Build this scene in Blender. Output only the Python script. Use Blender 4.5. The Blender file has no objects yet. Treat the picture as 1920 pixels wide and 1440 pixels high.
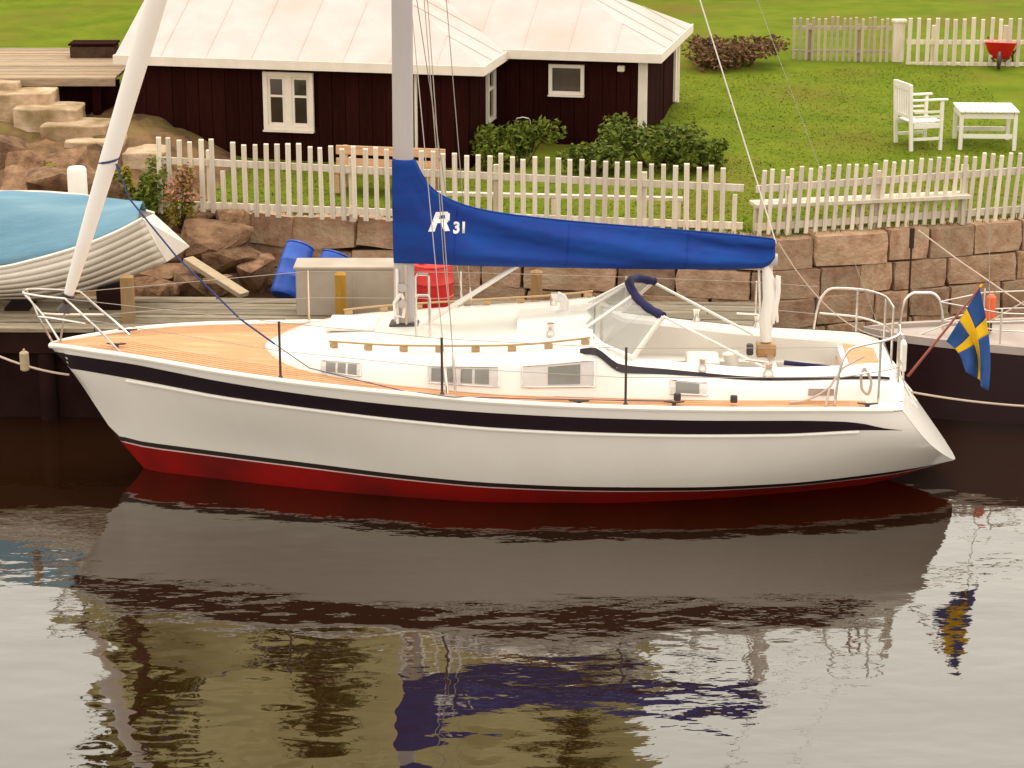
import bpy, bmesh, math, random
import numpy as np
from mathutils import Vector, Matrix, noise as mnoise
random.seed(7)
S = bpy.context.scene
COL = S.collection

# ------------------------------------------------------------------ camera, sky, sun, exposure
CAM = np.array([0.0, -22.8, 7.6]); PITCH = math.radians(16.37); F = 4272.0
cd = bpy.data.cameras.new('camera'); cam = bpy.data.objects.new('camera', cd); COL.objects.link(cam)
cam.location = CAM; cam.rotation_euler = (math.radians(90) - PITCH, 0, 0)
cd.sensor_width = 36; cd.lens = F / 1920 * 36; cd.clip_start = 0.1; cd.clip_end = 2000
S.camera = cam

SUN_EL, SUN_AZ = math.radians(74), math.radians(20)      # azimuth measured from +y clockwise
world = bpy.data.worlds.new('World'); S.world = world; world.use_nodes = True
wn = world.node_tree; wn.nodes.clear()
sky = wn.nodes.new('ShaderNodeTexSky'); sky.sky_type = 'NISHITA'; sky.sun_disc = False
sky.sun_elevation = SUN_EL; sky.sun_rotation = SUN_AZ; sky.air_density = 6.0; sky.dust_density = 1.0; sky.ozone_density = 1.0
hs = wn.nodes.new('ShaderNodeHueSaturation'); hs.inputs['Saturation'].default_value = 0.12
tint = wn.nodes.new('ShaderNodeMixRGB'); tint.blend_type = 'MULTIPLY'; tint.inputs[0].default_value = 1
tint.inputs[2].default_value = (1.0, 0.965, 0.92, 1)
bg = wn.nodes.new('ShaderNodeBackground'); bg.inputs['Strength'].default_value = 0.15
wo = wn.nodes.new('ShaderNodeOutputWorld')
wn.links.new(sky.outputs[0], hs.inputs['Color']); wn.links.new(hs.outputs[0], tint.inputs[1])
wn.links.new(tint.outputs[0], bg.inputs['Color']); wn.links.new(bg.outputs[0], wo.inputs['Surface'])

sl = bpy.data.lights.new('sun', 'SUN'); sun = bpy.data.objects.new('sun', sl); COL.objects.link(sun)
sl.energy = 0.5; sl.angle = math.radians(25); sl.color = (1.0, 0.96, 0.90)
sd = Vector((math.sin(SUN_AZ) * math.cos(SUN_EL), math.cos(SUN_AZ) * math.cos(SUN_EL), math.sin(SUN_EL)))
sun.rotation_euler = sd.to_track_quat('Z', 'Y').to_euler()

S.view_settings.view_transform = 'Standard'; S.view_settings.look = 'None'
S.view_settings.exposure = 1.1; S.view_settings.gamma = 1.0; S.view_settings.use_curve_mapping = False
S.cycles.max_bounces = 8; S.cycles.transparent_max_bounces = 8

# ------------------------------------------------------------------ measuring helpers: a point of the photograph on a real plane
cP, sP = math.cos(PITCH), math.sin(PITCH)
def ray(px, py):
    a = (px - 960) / F; b = -(py - 720) / F
    return np.array([a, cP + b * sP, -sP + b * cP])
def P(px, py, Y):
    r = ray(px, py); return Vector(CAM + (Y - CAM[1]) / r[1] * r)
def G(px, py, z):
    r = ray(px, py); return Vector(CAM + (z - CAM[2]) / r[2] * r)
def PL(px, py, pt, n):
    r = ray(px, py); n = np.array(n); return Vector(CAM + np.dot(np.array(pt) - CAM, n) / np.dot(r, n) * r)
BA = math.radians(2.7); BO = np.array([-4.78, -0.03, 0.0])
BU = np.array([math.cos(BA), -math.sin(BA), 0]); BV = np.array([math.sin(BA), math.cos(BA), 0])
def B(px, py, v):                                  # boat coordinates on the plane v
    r = ray(px, py); t = (v - np.dot(CAM - BO, BV)) / np.dot(r, BV); q = CAM + t * r - BO
    return Vector((np.dot(q, BU), v, q[2]))
def BG(px, py, z):
    q = np.array(G(px, py, z)) - BO; return Vector((np.dot(q, BU), np.dot(q, BV), z))
def lerp(a, b, t): return a + (b - a) * t
def itp(x, xs, ys): return float(np.interp(x, xs, ys))
def pchip(xs, ys):
    xs = np.array(xs, float); ys = np.array(ys, float); h = np.diff(xs); d = np.diff(ys) / h
    m = np.zeros_like(xs); m[0], m[-1] = d[0], d[-1]
    for i in range(1, len(xs) - 1):
        if d[i-1] * d[i] > 0:
            w1, w2 = 2*h[i] + h[i-1], h[i] + 2*h[i-1]; m[i] = (w1 + w2) / (w1 / d[i-1] + w2 / d[i])
    def f(x):
        x = min(max(x, xs[0]), xs[-1]); i = min(int(np.searchsorted(xs, x, 'right')) - 1, len(h) - 1); i = max(i, 0)
        t = (x - xs[i]) / h[i]
        return float(ys[i]*(1+2*t)*(1-t)**2 + h[i]*m[i]*t*(1-t)**2 + ys[i+1]*t*t*(3-2*t) + h[i]*m[i+1]*t*t*(t-1))
    return f

# ------------------------------------------------------------------ materials
def mat(name, col, rough=0.6, col2=None, scale=6.0, stretch=(1, 1, 1), bump=0.0, bscale=None, metal=0.0, spec=0.5,
        coat=0.0, detail=6, lo=0.35, hi=0.65, dirt=None, dscale=1.3, perobj=0.0, alpha=None, trans=0.0, sheen=0.0):
    m = bpy.data.materials.new(name); m.use_nodes = True; nt = m.node_tree; N = nt.nodes; L = nt.links
    bs = N['Principled BSDF']; bs.inputs['Roughness'].default_value = rough; bs.inputs['Metallic'].default_value = metal
    bs.inputs['Specular IOR Level'].default_value = (spec if spec < .1 else min(spec, .12)) if rough > .69 else spec; bs.inputs['Coat Weight'].default_value = coat
    bs.inputs['Sheen Weight'].default_value = sheen
    bs.inputs['Transmission Weight'].default_value = trans
    if alpha is not None: bs.inputs['Alpha'].default_value = alpha
    tc = N.new('ShaderNodeTexCoord'); mp = N.new('ShaderNodeMapping'); mp.inputs['Scale'].default_value = stretch
    L.new(tc.outputs['Object'], mp.inputs['Vector']); vec = mp.outputs[0]
    if perobj:
        oi = N.new('ShaderNodeObjectInfo'); ad = N.new('ShaderNodeVectorMath'); ad.operation = 'ADD'
        ml = N.new('ShaderNodeVectorMath'); ml.operation = 'SCALE'; ml.inputs['Scale'].default_value = 37.0
        cx = N.new('ShaderNodeCombineXYZ')
        for i in range(3): L.new(oi.outputs['Random'], cx.inputs[i])
        L.new(cx.outputs[0], ml.inputs[0]); L.new(vec, ad.inputs[0]); L.new(ml.outputs[0], ad.inputs[1]); vec = ad.outputs[0]
    c2 = col2 if col2 else tuple(c * 0.85 for c in col)
    nz = N.new('ShaderNodeTexNoise'); nz.inputs['Scale'].default_value = scale; nz.inputs['Detail'].default_value = detail
    nz.inputs['Roughness'].default_value = 0.62
    L.new(vec, nz.inputs['Vector'])
    rp = N.new('ShaderNodeValToRGB'); rp.color_ramp.elements[0].position = lo; rp.color_ramp.elements[1].position = hi
    rp.color_ramp.elements[0].color = (*col, 1); rp.color_ramp.elements[1].color = (*c2, 1)
    L.new(nz.outputs[0], rp.inputs[0]); out = rp.outputs[0]
    if dirt:
        n2 = N.new('ShaderNodeTexNoise'); n2.inputs['Scale'].default_value = dscale; n2.inputs['Detail'].default_value = 8
        L.new(vec, n2.inputs['Vector'])
        r2 = N.new('ShaderNodeValToRGB'); r2.color_ramp.elements[0].position = 0.48; r2.color_ramp.elements[1].position = 0.72
        mx = N.new('ShaderNodeMixRGB'); mx.inputs[2].default_value = (*dirt, 1)
        L.new(n2.outputs[0], r2.inputs[0]); L.new(r2.outputs[0], mx.inputs[0]); L.new(out, mx.inputs[1]); out = mx.outputs[0]
    if perobj:
        oi = N.new('ShaderNodeObjectInfo'); mr = N.new('ShaderNodeMapRange')
        mr.inputs['To Min'].default_value = 1 - perobj; mr.inputs['To Max'].default_value = 1 + perobj
        L.new(oi.outputs['Random'], mr.inputs['Value'])
        h2 = N.new('ShaderNodeHueSaturation'); L.new(mr.outputs[0], h2.inputs['Value']); L.new(out, h2.inputs['Color']); out = h2.outputs[0]
    L.new(out, bs.inputs['Base Color'])
    if bump:
        n3 = N.new('ShaderNodeTexNoise'); n3.inputs['Scale'].default_value = bscale or scale * 3; n3.inputs['Detail'].default_value = 8
        bp = N.new('ShaderNodeBump'); bp.inputs['Strength'].default_value = bump; bp.inputs['Distance'].default_value = 0.02
        L.new(vec, n3.inputs['Vector']); L.new(n3.outputs[0], bp.inputs['Height']); L.new(bp.outputs[0], bs.inputs['Normal'])
    return m

M = {}
M['gelcoat'] = mat('gelcoat', (.80, .74, .66), .28, (.76, .70, .62), 1.5, coat=.3)
M['hullwhite'] = mat('hull_white', (.80, .74, .665), .20, (.785, .722, .645), 1.6, (2.5, 2.5, .5), dirt=(.775, .71, .63), dscale=1.1, coat=.3)
M['stripe'] = mat('dark_stripe', (.011, .003, .006), .5, (.015, .004, .009), 3, spec=.25)
M['palepane'] = mat('pale_pane', (.62, .56, .51), .35, (.54, .48, .44), 3)
M['boot'] = mat('boot_black', (.02, .008, .006), .4)
M['bootwhite'] = mat('boot_white', (.7, .5, .45), .4)
M['antifoul'] = mat('red_bottom', (.27, .005, .003), .75, (.22, .005, .004), 3, dirt=(.12, .006, .005), dscale=.8)
M['teak'] = mat('teak', (.60, .31, .155), .7, (.50, .25, .12), 5, (1, 14, 1), bump=.15, dirt=(.66, .38, .21), dscale=1.1)
M['teakdark'] = mat('teak_trim', (.42, .22, .08), .5, (.32, .16, .06), 12, (1, 6, 1))
M['teaklight'] = mat('teak_rail', (.50, .32, .15), .5, (.42, .26, .12), 12, (1, 6, 1))
M['steel'] = mat('steel', (.72, .66, .60), .22, metal=.85)
M['alu'] = mat('mast_alloy', (.50, .45, .42), .5, (.45, .40, .37), 3, (1, 1, .2), metal=.25)
M['wire'] = mat('wire', (.42, .36, .30), .4, metal=.5)
M['sail'] = mat('sailcloth', (.82, .76, .70), .7, (.76, .68, .60), 2, (1, 1, .3), bump=.1)
M['cover'] = mat('blue_canvas', (.009, .050, .235), .8, (.014, .034, .19), 2.2, (1, 1, 3), bump=.35, bscale=5, spec=.25)
M['navy'] = mat('navy_canvas', (.025, .022, .07), .7, bump=.2)
M['letter'] = mat('white_print', (.8, .76, .74), .6)
M['glass'] = mat('screen_glass', (.50, .50, .44), .06, alpha=.32, spec=.8)
M['winglass'] = mat('cabin_glass', (.15, .135, .105), .12, (.20, .18, .15), 4, spec=.7)
M['rubber'] = mat('dark_fitting', (.05, .035, .03), .5)
M['rope'] = mat('rope', (.55, .42, .33), .9)
M['bluerope'] = mat('blue_rope', (.05, .06, .15), .85)
M['yellow'] = mat('flag_yellow', (.80, .46, .02), .8)
M['flagblue'] = mat('flag_blue', (.03, .08, .24), .8)
M['staff'] = mat('varnished_staff', (.28, .06, .04), .35)
M['pine'] = mat('pier_plank', (.29, .235, .165), .85, (.17, .13, .085), 4, (1, 9, 9), bump=.5, bscale=20, perobj=.22)
M['pierdark'] = mat('pier_timber_shaded', (.022, .008, .006), .95, (.014, .005, .004), 3, spec=.1)  # timber darkened to near black, under-pier shade put into the colour
M['post'] = mat('weathered_post', (.34, .20, .08), .8, (.24, .14, .06), 6, (3, 3, .5), bump=.4, dirt=(.3, .22, .14))
M['postyellow'] = mat('yellow_post', (.42, .22, .03), .8, (.32, .17, .03), 6, (3, 3, .5), bump=.4)
M['stone'] = mat('granite_block', (.49, .31, .20), .9, (.29, .16, .09), 2.2, (2.0, 1.3, 1), bump=.9, bscale=9, dirt=(.40, .29, .18), dscale=1.3, perobj=.28)
M['boulder'] = mat('brown_rock', (.27, .155, .085), .92, (.11, .055, .03), 2.2, bump=.9, bscale=12, perobj=.25)
M['stepstone'] = mat('step_stone', (.56, .41, .27), .9, (.34, .22, .13), 3, bump=1.0, bscale=11, perobj=.12, dirt=(.22, .15, .06), dscale=2.2)
M['rockbank'] = mat('rock_bank', (.23, .13, .06), .95, (.075, .04, .02), 2.2, bump=1.0, bscale=9, dirt=(.16, .13, .03), dscale=.9)
M['mortar'] = mat('earth_fill', (.06, .03, .016), .95)
M['lawn'] = mat('lawn', (.100, .140, .010), .95, (.150, .180, .016), 1.6, spec=.02, bump=.6, bscale=60, dirt=(.15, .125, .022), dscale=.5)
M['grass'] = mat('grass_blades', (.115, .16, .010), .9, (.18, .20, .02), 1.4, dirt=(.12, .10, .012), dscale=.6)
M['soil'] = mat('soil', (.07, .045, .02), .95, (.10, .07, .02), 5)
M['picket'] = mat('white_picket', (.74, .65, .52), .75, (.64, .54, .42), 5, (4, 4, .6), bump=.2, perobj=.16, dirt=(.50, .41, .27), dscale=2.2)
M['picketgrey'] = mat('grey_picket', (.50, .42, .30), .8, (.38, .30, .2), 5, (4, 4, .6), perobj=.15)
M['housewall'] = mat('tarred_boards', (.019, .0042, .0032), .85, (.026, .0055, .004), 5, (5, 5, .6), bump=.3, perobj=.15, spec=.03)
M['trim'] = mat('white_trim', (.78, .67, .57), .6, (.70, .60, .50), 4)
M['roof'] = mat('pale_roof', (.56, .455, .41), .75, (.50, .41, .37), 3, (1, 1, 1), bump=.1, dirt=(.47, .37, .31), dscale=.8)
M['houseglass'] = mat('window_glass', (.03, .022, .016), .06, (.045, .03, .02), 2, spec=.8)
M['room'] = mat('dark_room', (.02, .012, .009), .9)
M['deckwood'] = mat('grey_deck', (.40, .29, .19), .85, (.27, .19, .12), 4, (1, 8, 8), bump=.4, perobj=.18)
M['benchwood'] = mat('bench_wood', (.62, .38, .22), .7, (.5, .3, .17), 5, (1, 8, 8))
M['whitewood'] = mat('white_furniture', (.82, .76, .68), .5, (.76, .70, .62), 4)
M['leaf'] = mat('leaf', (.06, .09, .010), .75, (.17, .19, .025), 9, spec=.3)
M['leafdark'] = mat('leaf_dark', (.045, .075, .011), .75, (.17, .19, .028), 9, spec=.3)
M['leafdry'] = mat('leaf_dry', (.13, .07, .035), .8, (.20, .11, .05), 5, spec=.2)
M['leafyellow'] = mat('leaf_yellow', (.16, .14, .015), .8, (.24, .18, .02), 5, spec=.2)
M['pink'] = mat('pink_flower', (.50, .20, .17), .8, (.40, .15, .12), 6)
M['bark'] = mat('bark', (.09, .05, .03), .95, (.05, .028, .018), 8, bump=.6)
M['tarp'] = mat('light_blue_tarp', (.14, .255, .32), .7, (.105, .21, .28), 2, (1, 5, 1), bump=.3, bscale=6, dirt=(.19, .31, .37), dscale=1)
M['dinghy'] = mat('dinghy_white', (.78, .70, .60), .4, (.70, .62, .52), 2, dirt=(.6, .52, .42), dscale=1.2)
M['blueplastic'] = mat('blue_plastic', (.012, .08, .42), .4, (.012, .06, .34), 3)
M['redpaint'] = mat('red_drum', (.62, .012, .008), .4, (.50, .012, .010), 3, dirt=(.4, .02, .015))
M['greybox'] = mat('grey_box', (.43, .36, .29), .7, (.38, .31, .24), 2.5, dirt=(.33, .25, .17), dscale=1.5)
M['palebeam'] = mat('pale_beam', (.46, .35, .22), .85, (.36, .27, .17), 4, (1, 8, 8))
M['darkhull'] = mat('dark_boat_hull', (.022, .008, .010), .35, (.03, .01, .01), 2)
M['greydeck'] = mat('pale_deck_paint', (.44, .36, .31), .7, (.36, .29, .25), 2)
M['orange'] = mat('orange_float', (.75, .12, .03), .5)
M['iron'] = mat('rusty_iron', (.05, .028, .02), .8)
M['hill'] = mat('granite_hill', (.50, .44, .22), .95, (.42, .36, .17), .25, bump=.5, bscale=2, dirt=(.28, .24, .09), dscale=.14)
M['gravel'] = mat('gravel', (.42, .38, .28), .95, (.34, .30, .2), 5)

# ------------------------------------------------------------------ mesh helpers
class MB:
    def __init__(s): s.v = []; s.f = []
    def add(s, vs, fs):
        o = len(s.v); s.v += [tuple(x) for x in vs]; s.f += [tuple(i + o for i in f) for f in fs]; return s
    def box(s, c, d, rot=None, jit=0):
        vs = []
        for z in (-.5, .5):
            for y in (-.5, .5):
                for x in (-.5, .5):
                    p = Vector((x * d[0], y * d[1], z * d[2]))
                    if jit: p += Vector([random.uniform(-jit, jit) for _ in range(3)])
                    if rot is not None: p = rot @ p
                    vs.append(p + Vector(c))
        return s.add(vs, [(0, 2, 3, 1), (4, 5, 7, 6), (0, 1, 5, 4), (2, 6, 7, 3), (0, 4, 6, 2), (1, 3, 7, 5)])
    def beam(s, a, b, w, h, up=(0, 0, 1)):
        a, b = Vector(a), Vector(b); d = (b - a); l = d.length; d.normalize(); up = Vector(up)
        sx = d.cross(up)
        if sx.length < 1e-4: sx = d.cross(Vector((0, 1, 0)))
        sx.normalize(); u2 = sx.cross(d)
        vs = []
        for p in (a, b):
            for i, j in ((-1, -1), (1, -1), (1, 1), (-1, 1)): vs.append(p + sx * (i * w / 2) + u2 * (j * h / 2))
        return s.add(vs, [(0, 1, 2, 3), (7, 6, 5, 4), (0, 4, 5, 1), (1, 5, 6, 2), (2, 6, 7, 3), (3, 7, 4, 0)])
    def tube(s, pts, r, n=8, closed=False, cap=True):
        pts = [Vector(p) for p in pts]; m = len(pts); rs = r if isinstance(r, (list, tuple)) else [r] * m
        t0 = (pts[1] - pts[0]).normalized(); nrm = t0.orthogonal().normalized(); rings = []
        for i, p in enumerate(pts):
            if closed: t = (pts[(i + 1) % m] - pts[i - 1])
            else: t = pts[min(i + 1, m - 1)] - pts[max(i - 1, 0)]
            t.normalize(); nrm = (nrm - t * nrm.dot(t))
            if nrm.length < 1e-6: nrm = t.orthogonal()
            nrm.normalize(); bn = t.cross(nrm)
            rings.append([p + (nrm * math.cos(2*math.pi*k/n) + bn * math.sin(2*math.pi*k/n)) * rs[i] for k in range(n)])
        vs = [q for rg in rings for q in rg]; fs = []
        for i in range(m if closed else m - 1):
            a, b = i * n, ((i + 1) % m) * n
            for k in range(n): fs.append((a + k, a + (k + 1) % n, b + (k + 1) % n, b + k))
        if cap and not closed: fs += [tuple(range(n))[::-1], tuple((m - 1) * n + k for k in range(n))]
        return s.add(vs, fs)
    def loft(s, rings, closed=False, cap=False):
        n = len(rings[0]); vs = [q for r in rings for q in r]; fs = []
        for i in range(len(rings) - 1):
            for k in range(n if closed else n - 1):
                a, b = i * n, (i + 1) * n
                fs.append((a + k, a + (k + 1) % n, b + (k + 1) % n, b + k))
        if cap: fs += [tuple(range(n))[::-1], tuple((len(rings) - 1) * n + k for k in range(n))]
        return s.add(vs, fs)
    def prism(s, poly, ext):
        n = len(poly); a = [Vector(p) for p in poly]; b = [p + Vector(ext) for p in a]
        return s.add(a + b, [tuple(range(n))[::-1], tuple(range(n, 2*n))] + [(i, (i+1) % n, n + (i+1) % n, n + i) for i in range(n)])
    def mesh(s, name, m, smooth=False):
        me = bpy.data.meshes.new(name); me.from_pydata(s.v, [], s.f)
        bm = bmesh.new(); bm.from_mesh(me); bmesh.ops.recalc_face_normals(bm, faces=bm.faces); bm.to_mesh(me); bm.free()
        if smooth:
            me.polygons.foreach_set('use_smooth', [True] * len(me.polygons))
            try: me.set_sharp_from_angle(angle=math.radians(38))
            except Exception: pass
        me.materials.append(m); return me
    def build(s, name, m, parent=None, smooth=False, bevel=0, solid=0, loc=None):
        return link(name, s.mesh(name, m, smooth), parent, bevel, solid, loc)

def link(name, me, parent=None, bevel=0, solid=0, loc=None):
    o = bpy.data.objects.new(name, me); COL.objects.link(o); o.parent = parent
    if loc is not None: o.location = loc
    if solid:
        md = o.modifiers.new('solid', 'SOLIDIFY'); md.thickness = solid; md.offset = 0
    if bevel:
        md = o.modifiers.new('bevel', 'BEVEL'); md.width = bevel; md.segments = 2; md.limit_method = 'ANGLE'; md.angle_limit = math.radians(35)
    return o
def tag(o, label=None, cat=None, group=None, kind=None):
    if label: o['label'] = label
    if cat: o['category'] = cat
    if group: o['group'] = group
    if kind: o['kind'] = kind
    return o
def thing(name, label, cat, loc=(0, 0, 0), rz=0.0, group=None):
    o = bpy.data.objects.new(name, None); COL.objects.link(o); o.empty_display_size = .2
    o.location = loc; o.rotation_euler = (0, 0, rz); return tag(o, label, cat, group)
def local(o, p):                                    # world point into the thing's own axes
    return Matrix.Rotation(-o.rotation_euler.z, 3, 'Z') @ (Vector(p) - Vector(o.location))
def nz(x, y, z=0.0): return mnoise.noise(Vector((x, y, z)))
def sag(a, b, d, n=10):
    a, b = Vector(a), Vector(b); return [a.lerp(b, i/n) - Vector((0, 0, d * 4 * (i/n) * (1 - i/n))) for i in range(n + 1)]

# ------------------------------------------------------------------ water
def make_water():
    m = bpy.data.materials.new('harbour_water'); m.use_nodes = True; nt = m.node_tree; N = nt.nodes; L = nt.links
    bs = N['Principled BSDF']; bs.inputs['Base Color'].default_value = (.015, .0055, .0020, 1); bs.inputs['Roughness'].default_value = .015
    bs.inputs['IOR'].default_value = 2.15; bs.inputs['Specular IOR Level'].default_value = .5; bs.inputs['Specular Tint'].default_value = (1, .97, .88, 1)
    tc = N.new('ShaderNodeTexCoord')
    def nzn(scale, st, det, rot=0):
        mp = N.new('ShaderNodeMapping'); mp.inputs['Scale'].default_value = st; mp.inputs['Rotation'].default_value = (0, 0, rot)
        n = N.new('ShaderNodeTexNoise'); n.inputs['Scale'].default_value = scale; n.inputs['Detail'].default_value = det; n.inputs['Roughness'].default_value = .5
        L.new(tc.outputs['Object'], mp.inputs['Vector']); L.new(mp.outputs[0], n.inputs['Vector']); return n.outputs[0]
    a = nzn(.75, (.6, 1.0, 1), 3, .12); b = nzn(5.0, (.5, 1.0, 1), 3, -.1)
    bp1 = N.new('ShaderNodeBump'); bp1.inputs['Strength'].default_value = 1; bp1.inputs['Distance'].default_value = .032
    # breezier patches lie here and there on the calm surface
    pat = nzn(.16, (.6, 1, 1), 2); pr = N.new('ShaderNodeMapRange'); pr.inputs['From Min'].default_value = .42; pr.inputs['From Max'].default_value = .62
    pr.inputs['To Min'].default_value = .0004; pr.inputs['To Max'].default_value = .0045
    L.new(pat, pr.inputs['Value'])
    bp2 = N.new('ShaderNodeBump'); bp2.inputs['Strength'].default_value = 1
    L.new(pr.outputs[0], bp2.inputs['Distance'])
    L.new(a, bp1.inputs['Height']); L.new(b, bp2.inputs['Height']); L.new(bp1.outputs[0], bp2.inputs['Normal']); L.new(bp2.outputs[0], bs.inputs['Normal'])
    w = MB().add([(-250, -250, 0), (250, -250, 0), (250, 60, 0), (-250, 60, 0)], [(0, 1, 2, 3)]).build('water', m)
    tag(w, 'calm dark harbour water mirroring the white yacht', kind='structure')
make_water()

# ------------------------------------------------------------------ ground: lawn above the wall, rock bank, seabed shelf
WL = [G(360, 398, 1.47), G(1440, 452, 1.47), G(1990, 408, 1.47)]     # top front edge of the quay wall
WLx = [-60, WL[0].x, WL[1].x, WL[2].x, 60]
WLy = [WL[0].y + 1.2, WL[0].y, WL[1].y, WL[2].y, WL[2].y + 4]
def Yw(x): return itp(x, WLx, WLy)
def lawn_z(x, y):
    d = y - Yw(x)
    z = 1.44 + .065 * max(d, 0) + .03 * nz(x * .4, y * .4) + .012 * nz(x * 1.7, y * 1.7)
    if x < -3.6: z += min(-3.6 - x, 3) * .10 * min(max(d, 0), 3) / 2
    return z
def grid(xs, ys, fz, name, m, kind='structure', label=None, smooth=True):
    vs = [(x, y, fz(x, y)) for y in ys for x in xs]; n = len(xs)
    fs = [(j*n+i, j*n+i+1, (j+1)*n+i+1, (j+1)*n+i) for j in range(len(ys)-1) for i in range(n-1)]
    o = MB().add(vs, fs).build(name, m, smooth=smooth); return tag(o, label, kind=kind)
def lawn_mesh():
    xs = [-200, -90, -50, -30, -18] + list(np.arange(-13, 11.01, .2)) + [14, 20, 35, 60, 100, 200]
    ts = [.30, .45] + list(np.arange(.6, 10, .22)) + [11, 13, 16, 20, 30, 50, 90, 160, 300]
    vs = []
    for t in ts:
        for x in xs: vs.append((x, Yw(x) + t, lawn_z(x, Yw(x) + t) if t < 12 else lawn_z(x, Yw(x) + 12) + .01 * (t - 12)))
    n = len(xs)
    fs = [(j*n+i, j*n+i+1, (j+1)*n+i+1, (j+1)*n+i) for j in range(len(ts)-1) for i in range(n-1)]
    tag(MB().add(vs, fs).build('lawn', M['lawn'], smooth=True), 'bright green sloping lawn above the stone quay wall', kind='structure')
lawn_mesh()
def shelf():                                        # rubble foot of the wall behind the pier
    xs = [-200, -60, -20] + list(np.arange(-12, 12.1, .4)) + [20, 60, 200]; ts = [-2.6, -1.6, -1.0, -.5, .1, .5]; zs = [-1.5, .0, .35, .45, .5, 1.35]
    vs = [(x, Yw(x) + t, z + .10 * nz(x * 1.3, t * 3, 5) - (1.1 if t < .2 else 0) * min(1, max(0, (x - 1.0) / 1.5))) for t, z in zip(ts, zs) for x in xs]; n = len(xs)
    fs = [(j*n+i, j*n+i+1, (j+1)*n+i+1, (j+1)*n+i) for j in range(len(ts)-1) for i in range(n-1)]
    tag(MB().add(vs, fs).build('shore', M['mortar'], smooth=True), 'dark rubble shore under the pier', kind='structure')
shelf()
def bank_z(x, y):
    t = min(max((y - 3.1) / 5.0, 0), 1)
    z = .88 + 1.30 * t ** .85 + .16 * nz(x * .9, y * .9, 2) + .10 * nz(x * 2.3, y * 2.3, 4) + .07 * nz(x * 5, y * 5, 4) + .05 * nz(x * 11, y * 11, 4)
    e = min(max((x + 5.6) / 2.4, 0), 1)             # falls away towards the squared wall
    lz = lawn_z(x, y) - .12 if y > Yw(x) + .35 else .45
    return lerp(z, lz, e * e * (3 - 2 * e))
grid([-30, -20, -15] + list(np.arange(-12, -3.0, .11)), list(np.arange(3.05, 9.6, .11)), bank_z, 'bank', M['rockbank'],
     label='brown rocky bank with sparse weeds behind the dinghy')

# grass blades: uncountable
def blades():
    mb = MB(); rnd = random.Random(3)
    hits = 0
    while hits < 60000:
        x = rnd.uniform(-6.5, 7.5); y = Yw(x) + .3 + rnd.random() ** 1.3 * 9
        if x < 2.3 and y > 8.6: continue
        hits += 1
        z = lawn_z(x, y) - .005; h = rnd.uniform(.010, .024) * (1.6 if y < Yw(x) + .8 else 1); a = rnd.uniform(0, 6.28); w = rnd.uniform(.006, .013)
        dx, dy = math.cos(a) * w, math.sin(a) * w
        mb.add([(x - dx, y - dy, z), (x + dx, y + dy, z), (x - math.sin(a) * h * 2.6, y + math.cos(a) * h * 2.6, z + h)], [(0, 1, 2)])
    tag(mb.build('grass', M['grass']), 'short yellowish green grass of the garden', kind='stuff')
blades()

# the pale granite hill behind the house (mirrored in the water)
def hill_z(x, y):
    cx = -4.0 + .5 * nz(y * .3, 1.0); hx = 8.9 + 1.3 * nz(y * .21, 7.7) + .6 * nz(y * .8, 2.1)
    e = abs(x - cx) / hx
    prof = max(0, 1 - e ** 10)
    t = min(max((y - 24.5) / 16, 0), 1)
    h = 24.5 * (t ** .62) * prof
    return 1.6 + h + (1.9 * nz(x * .3, y * .25, 3) + 1.1 * abs(nz(x * .8, y * .5, 6)) + .5 * nz(x * 1.9, y * 1.4, 9)) * min(1, h / 4)
grid(list(np.arange(-20, 12, .33)), list(np.arange(24.2, 60, .45)), hill_z, 'hill', M['hill'], label='pale granite hill rising behind the dark cottage')

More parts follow.
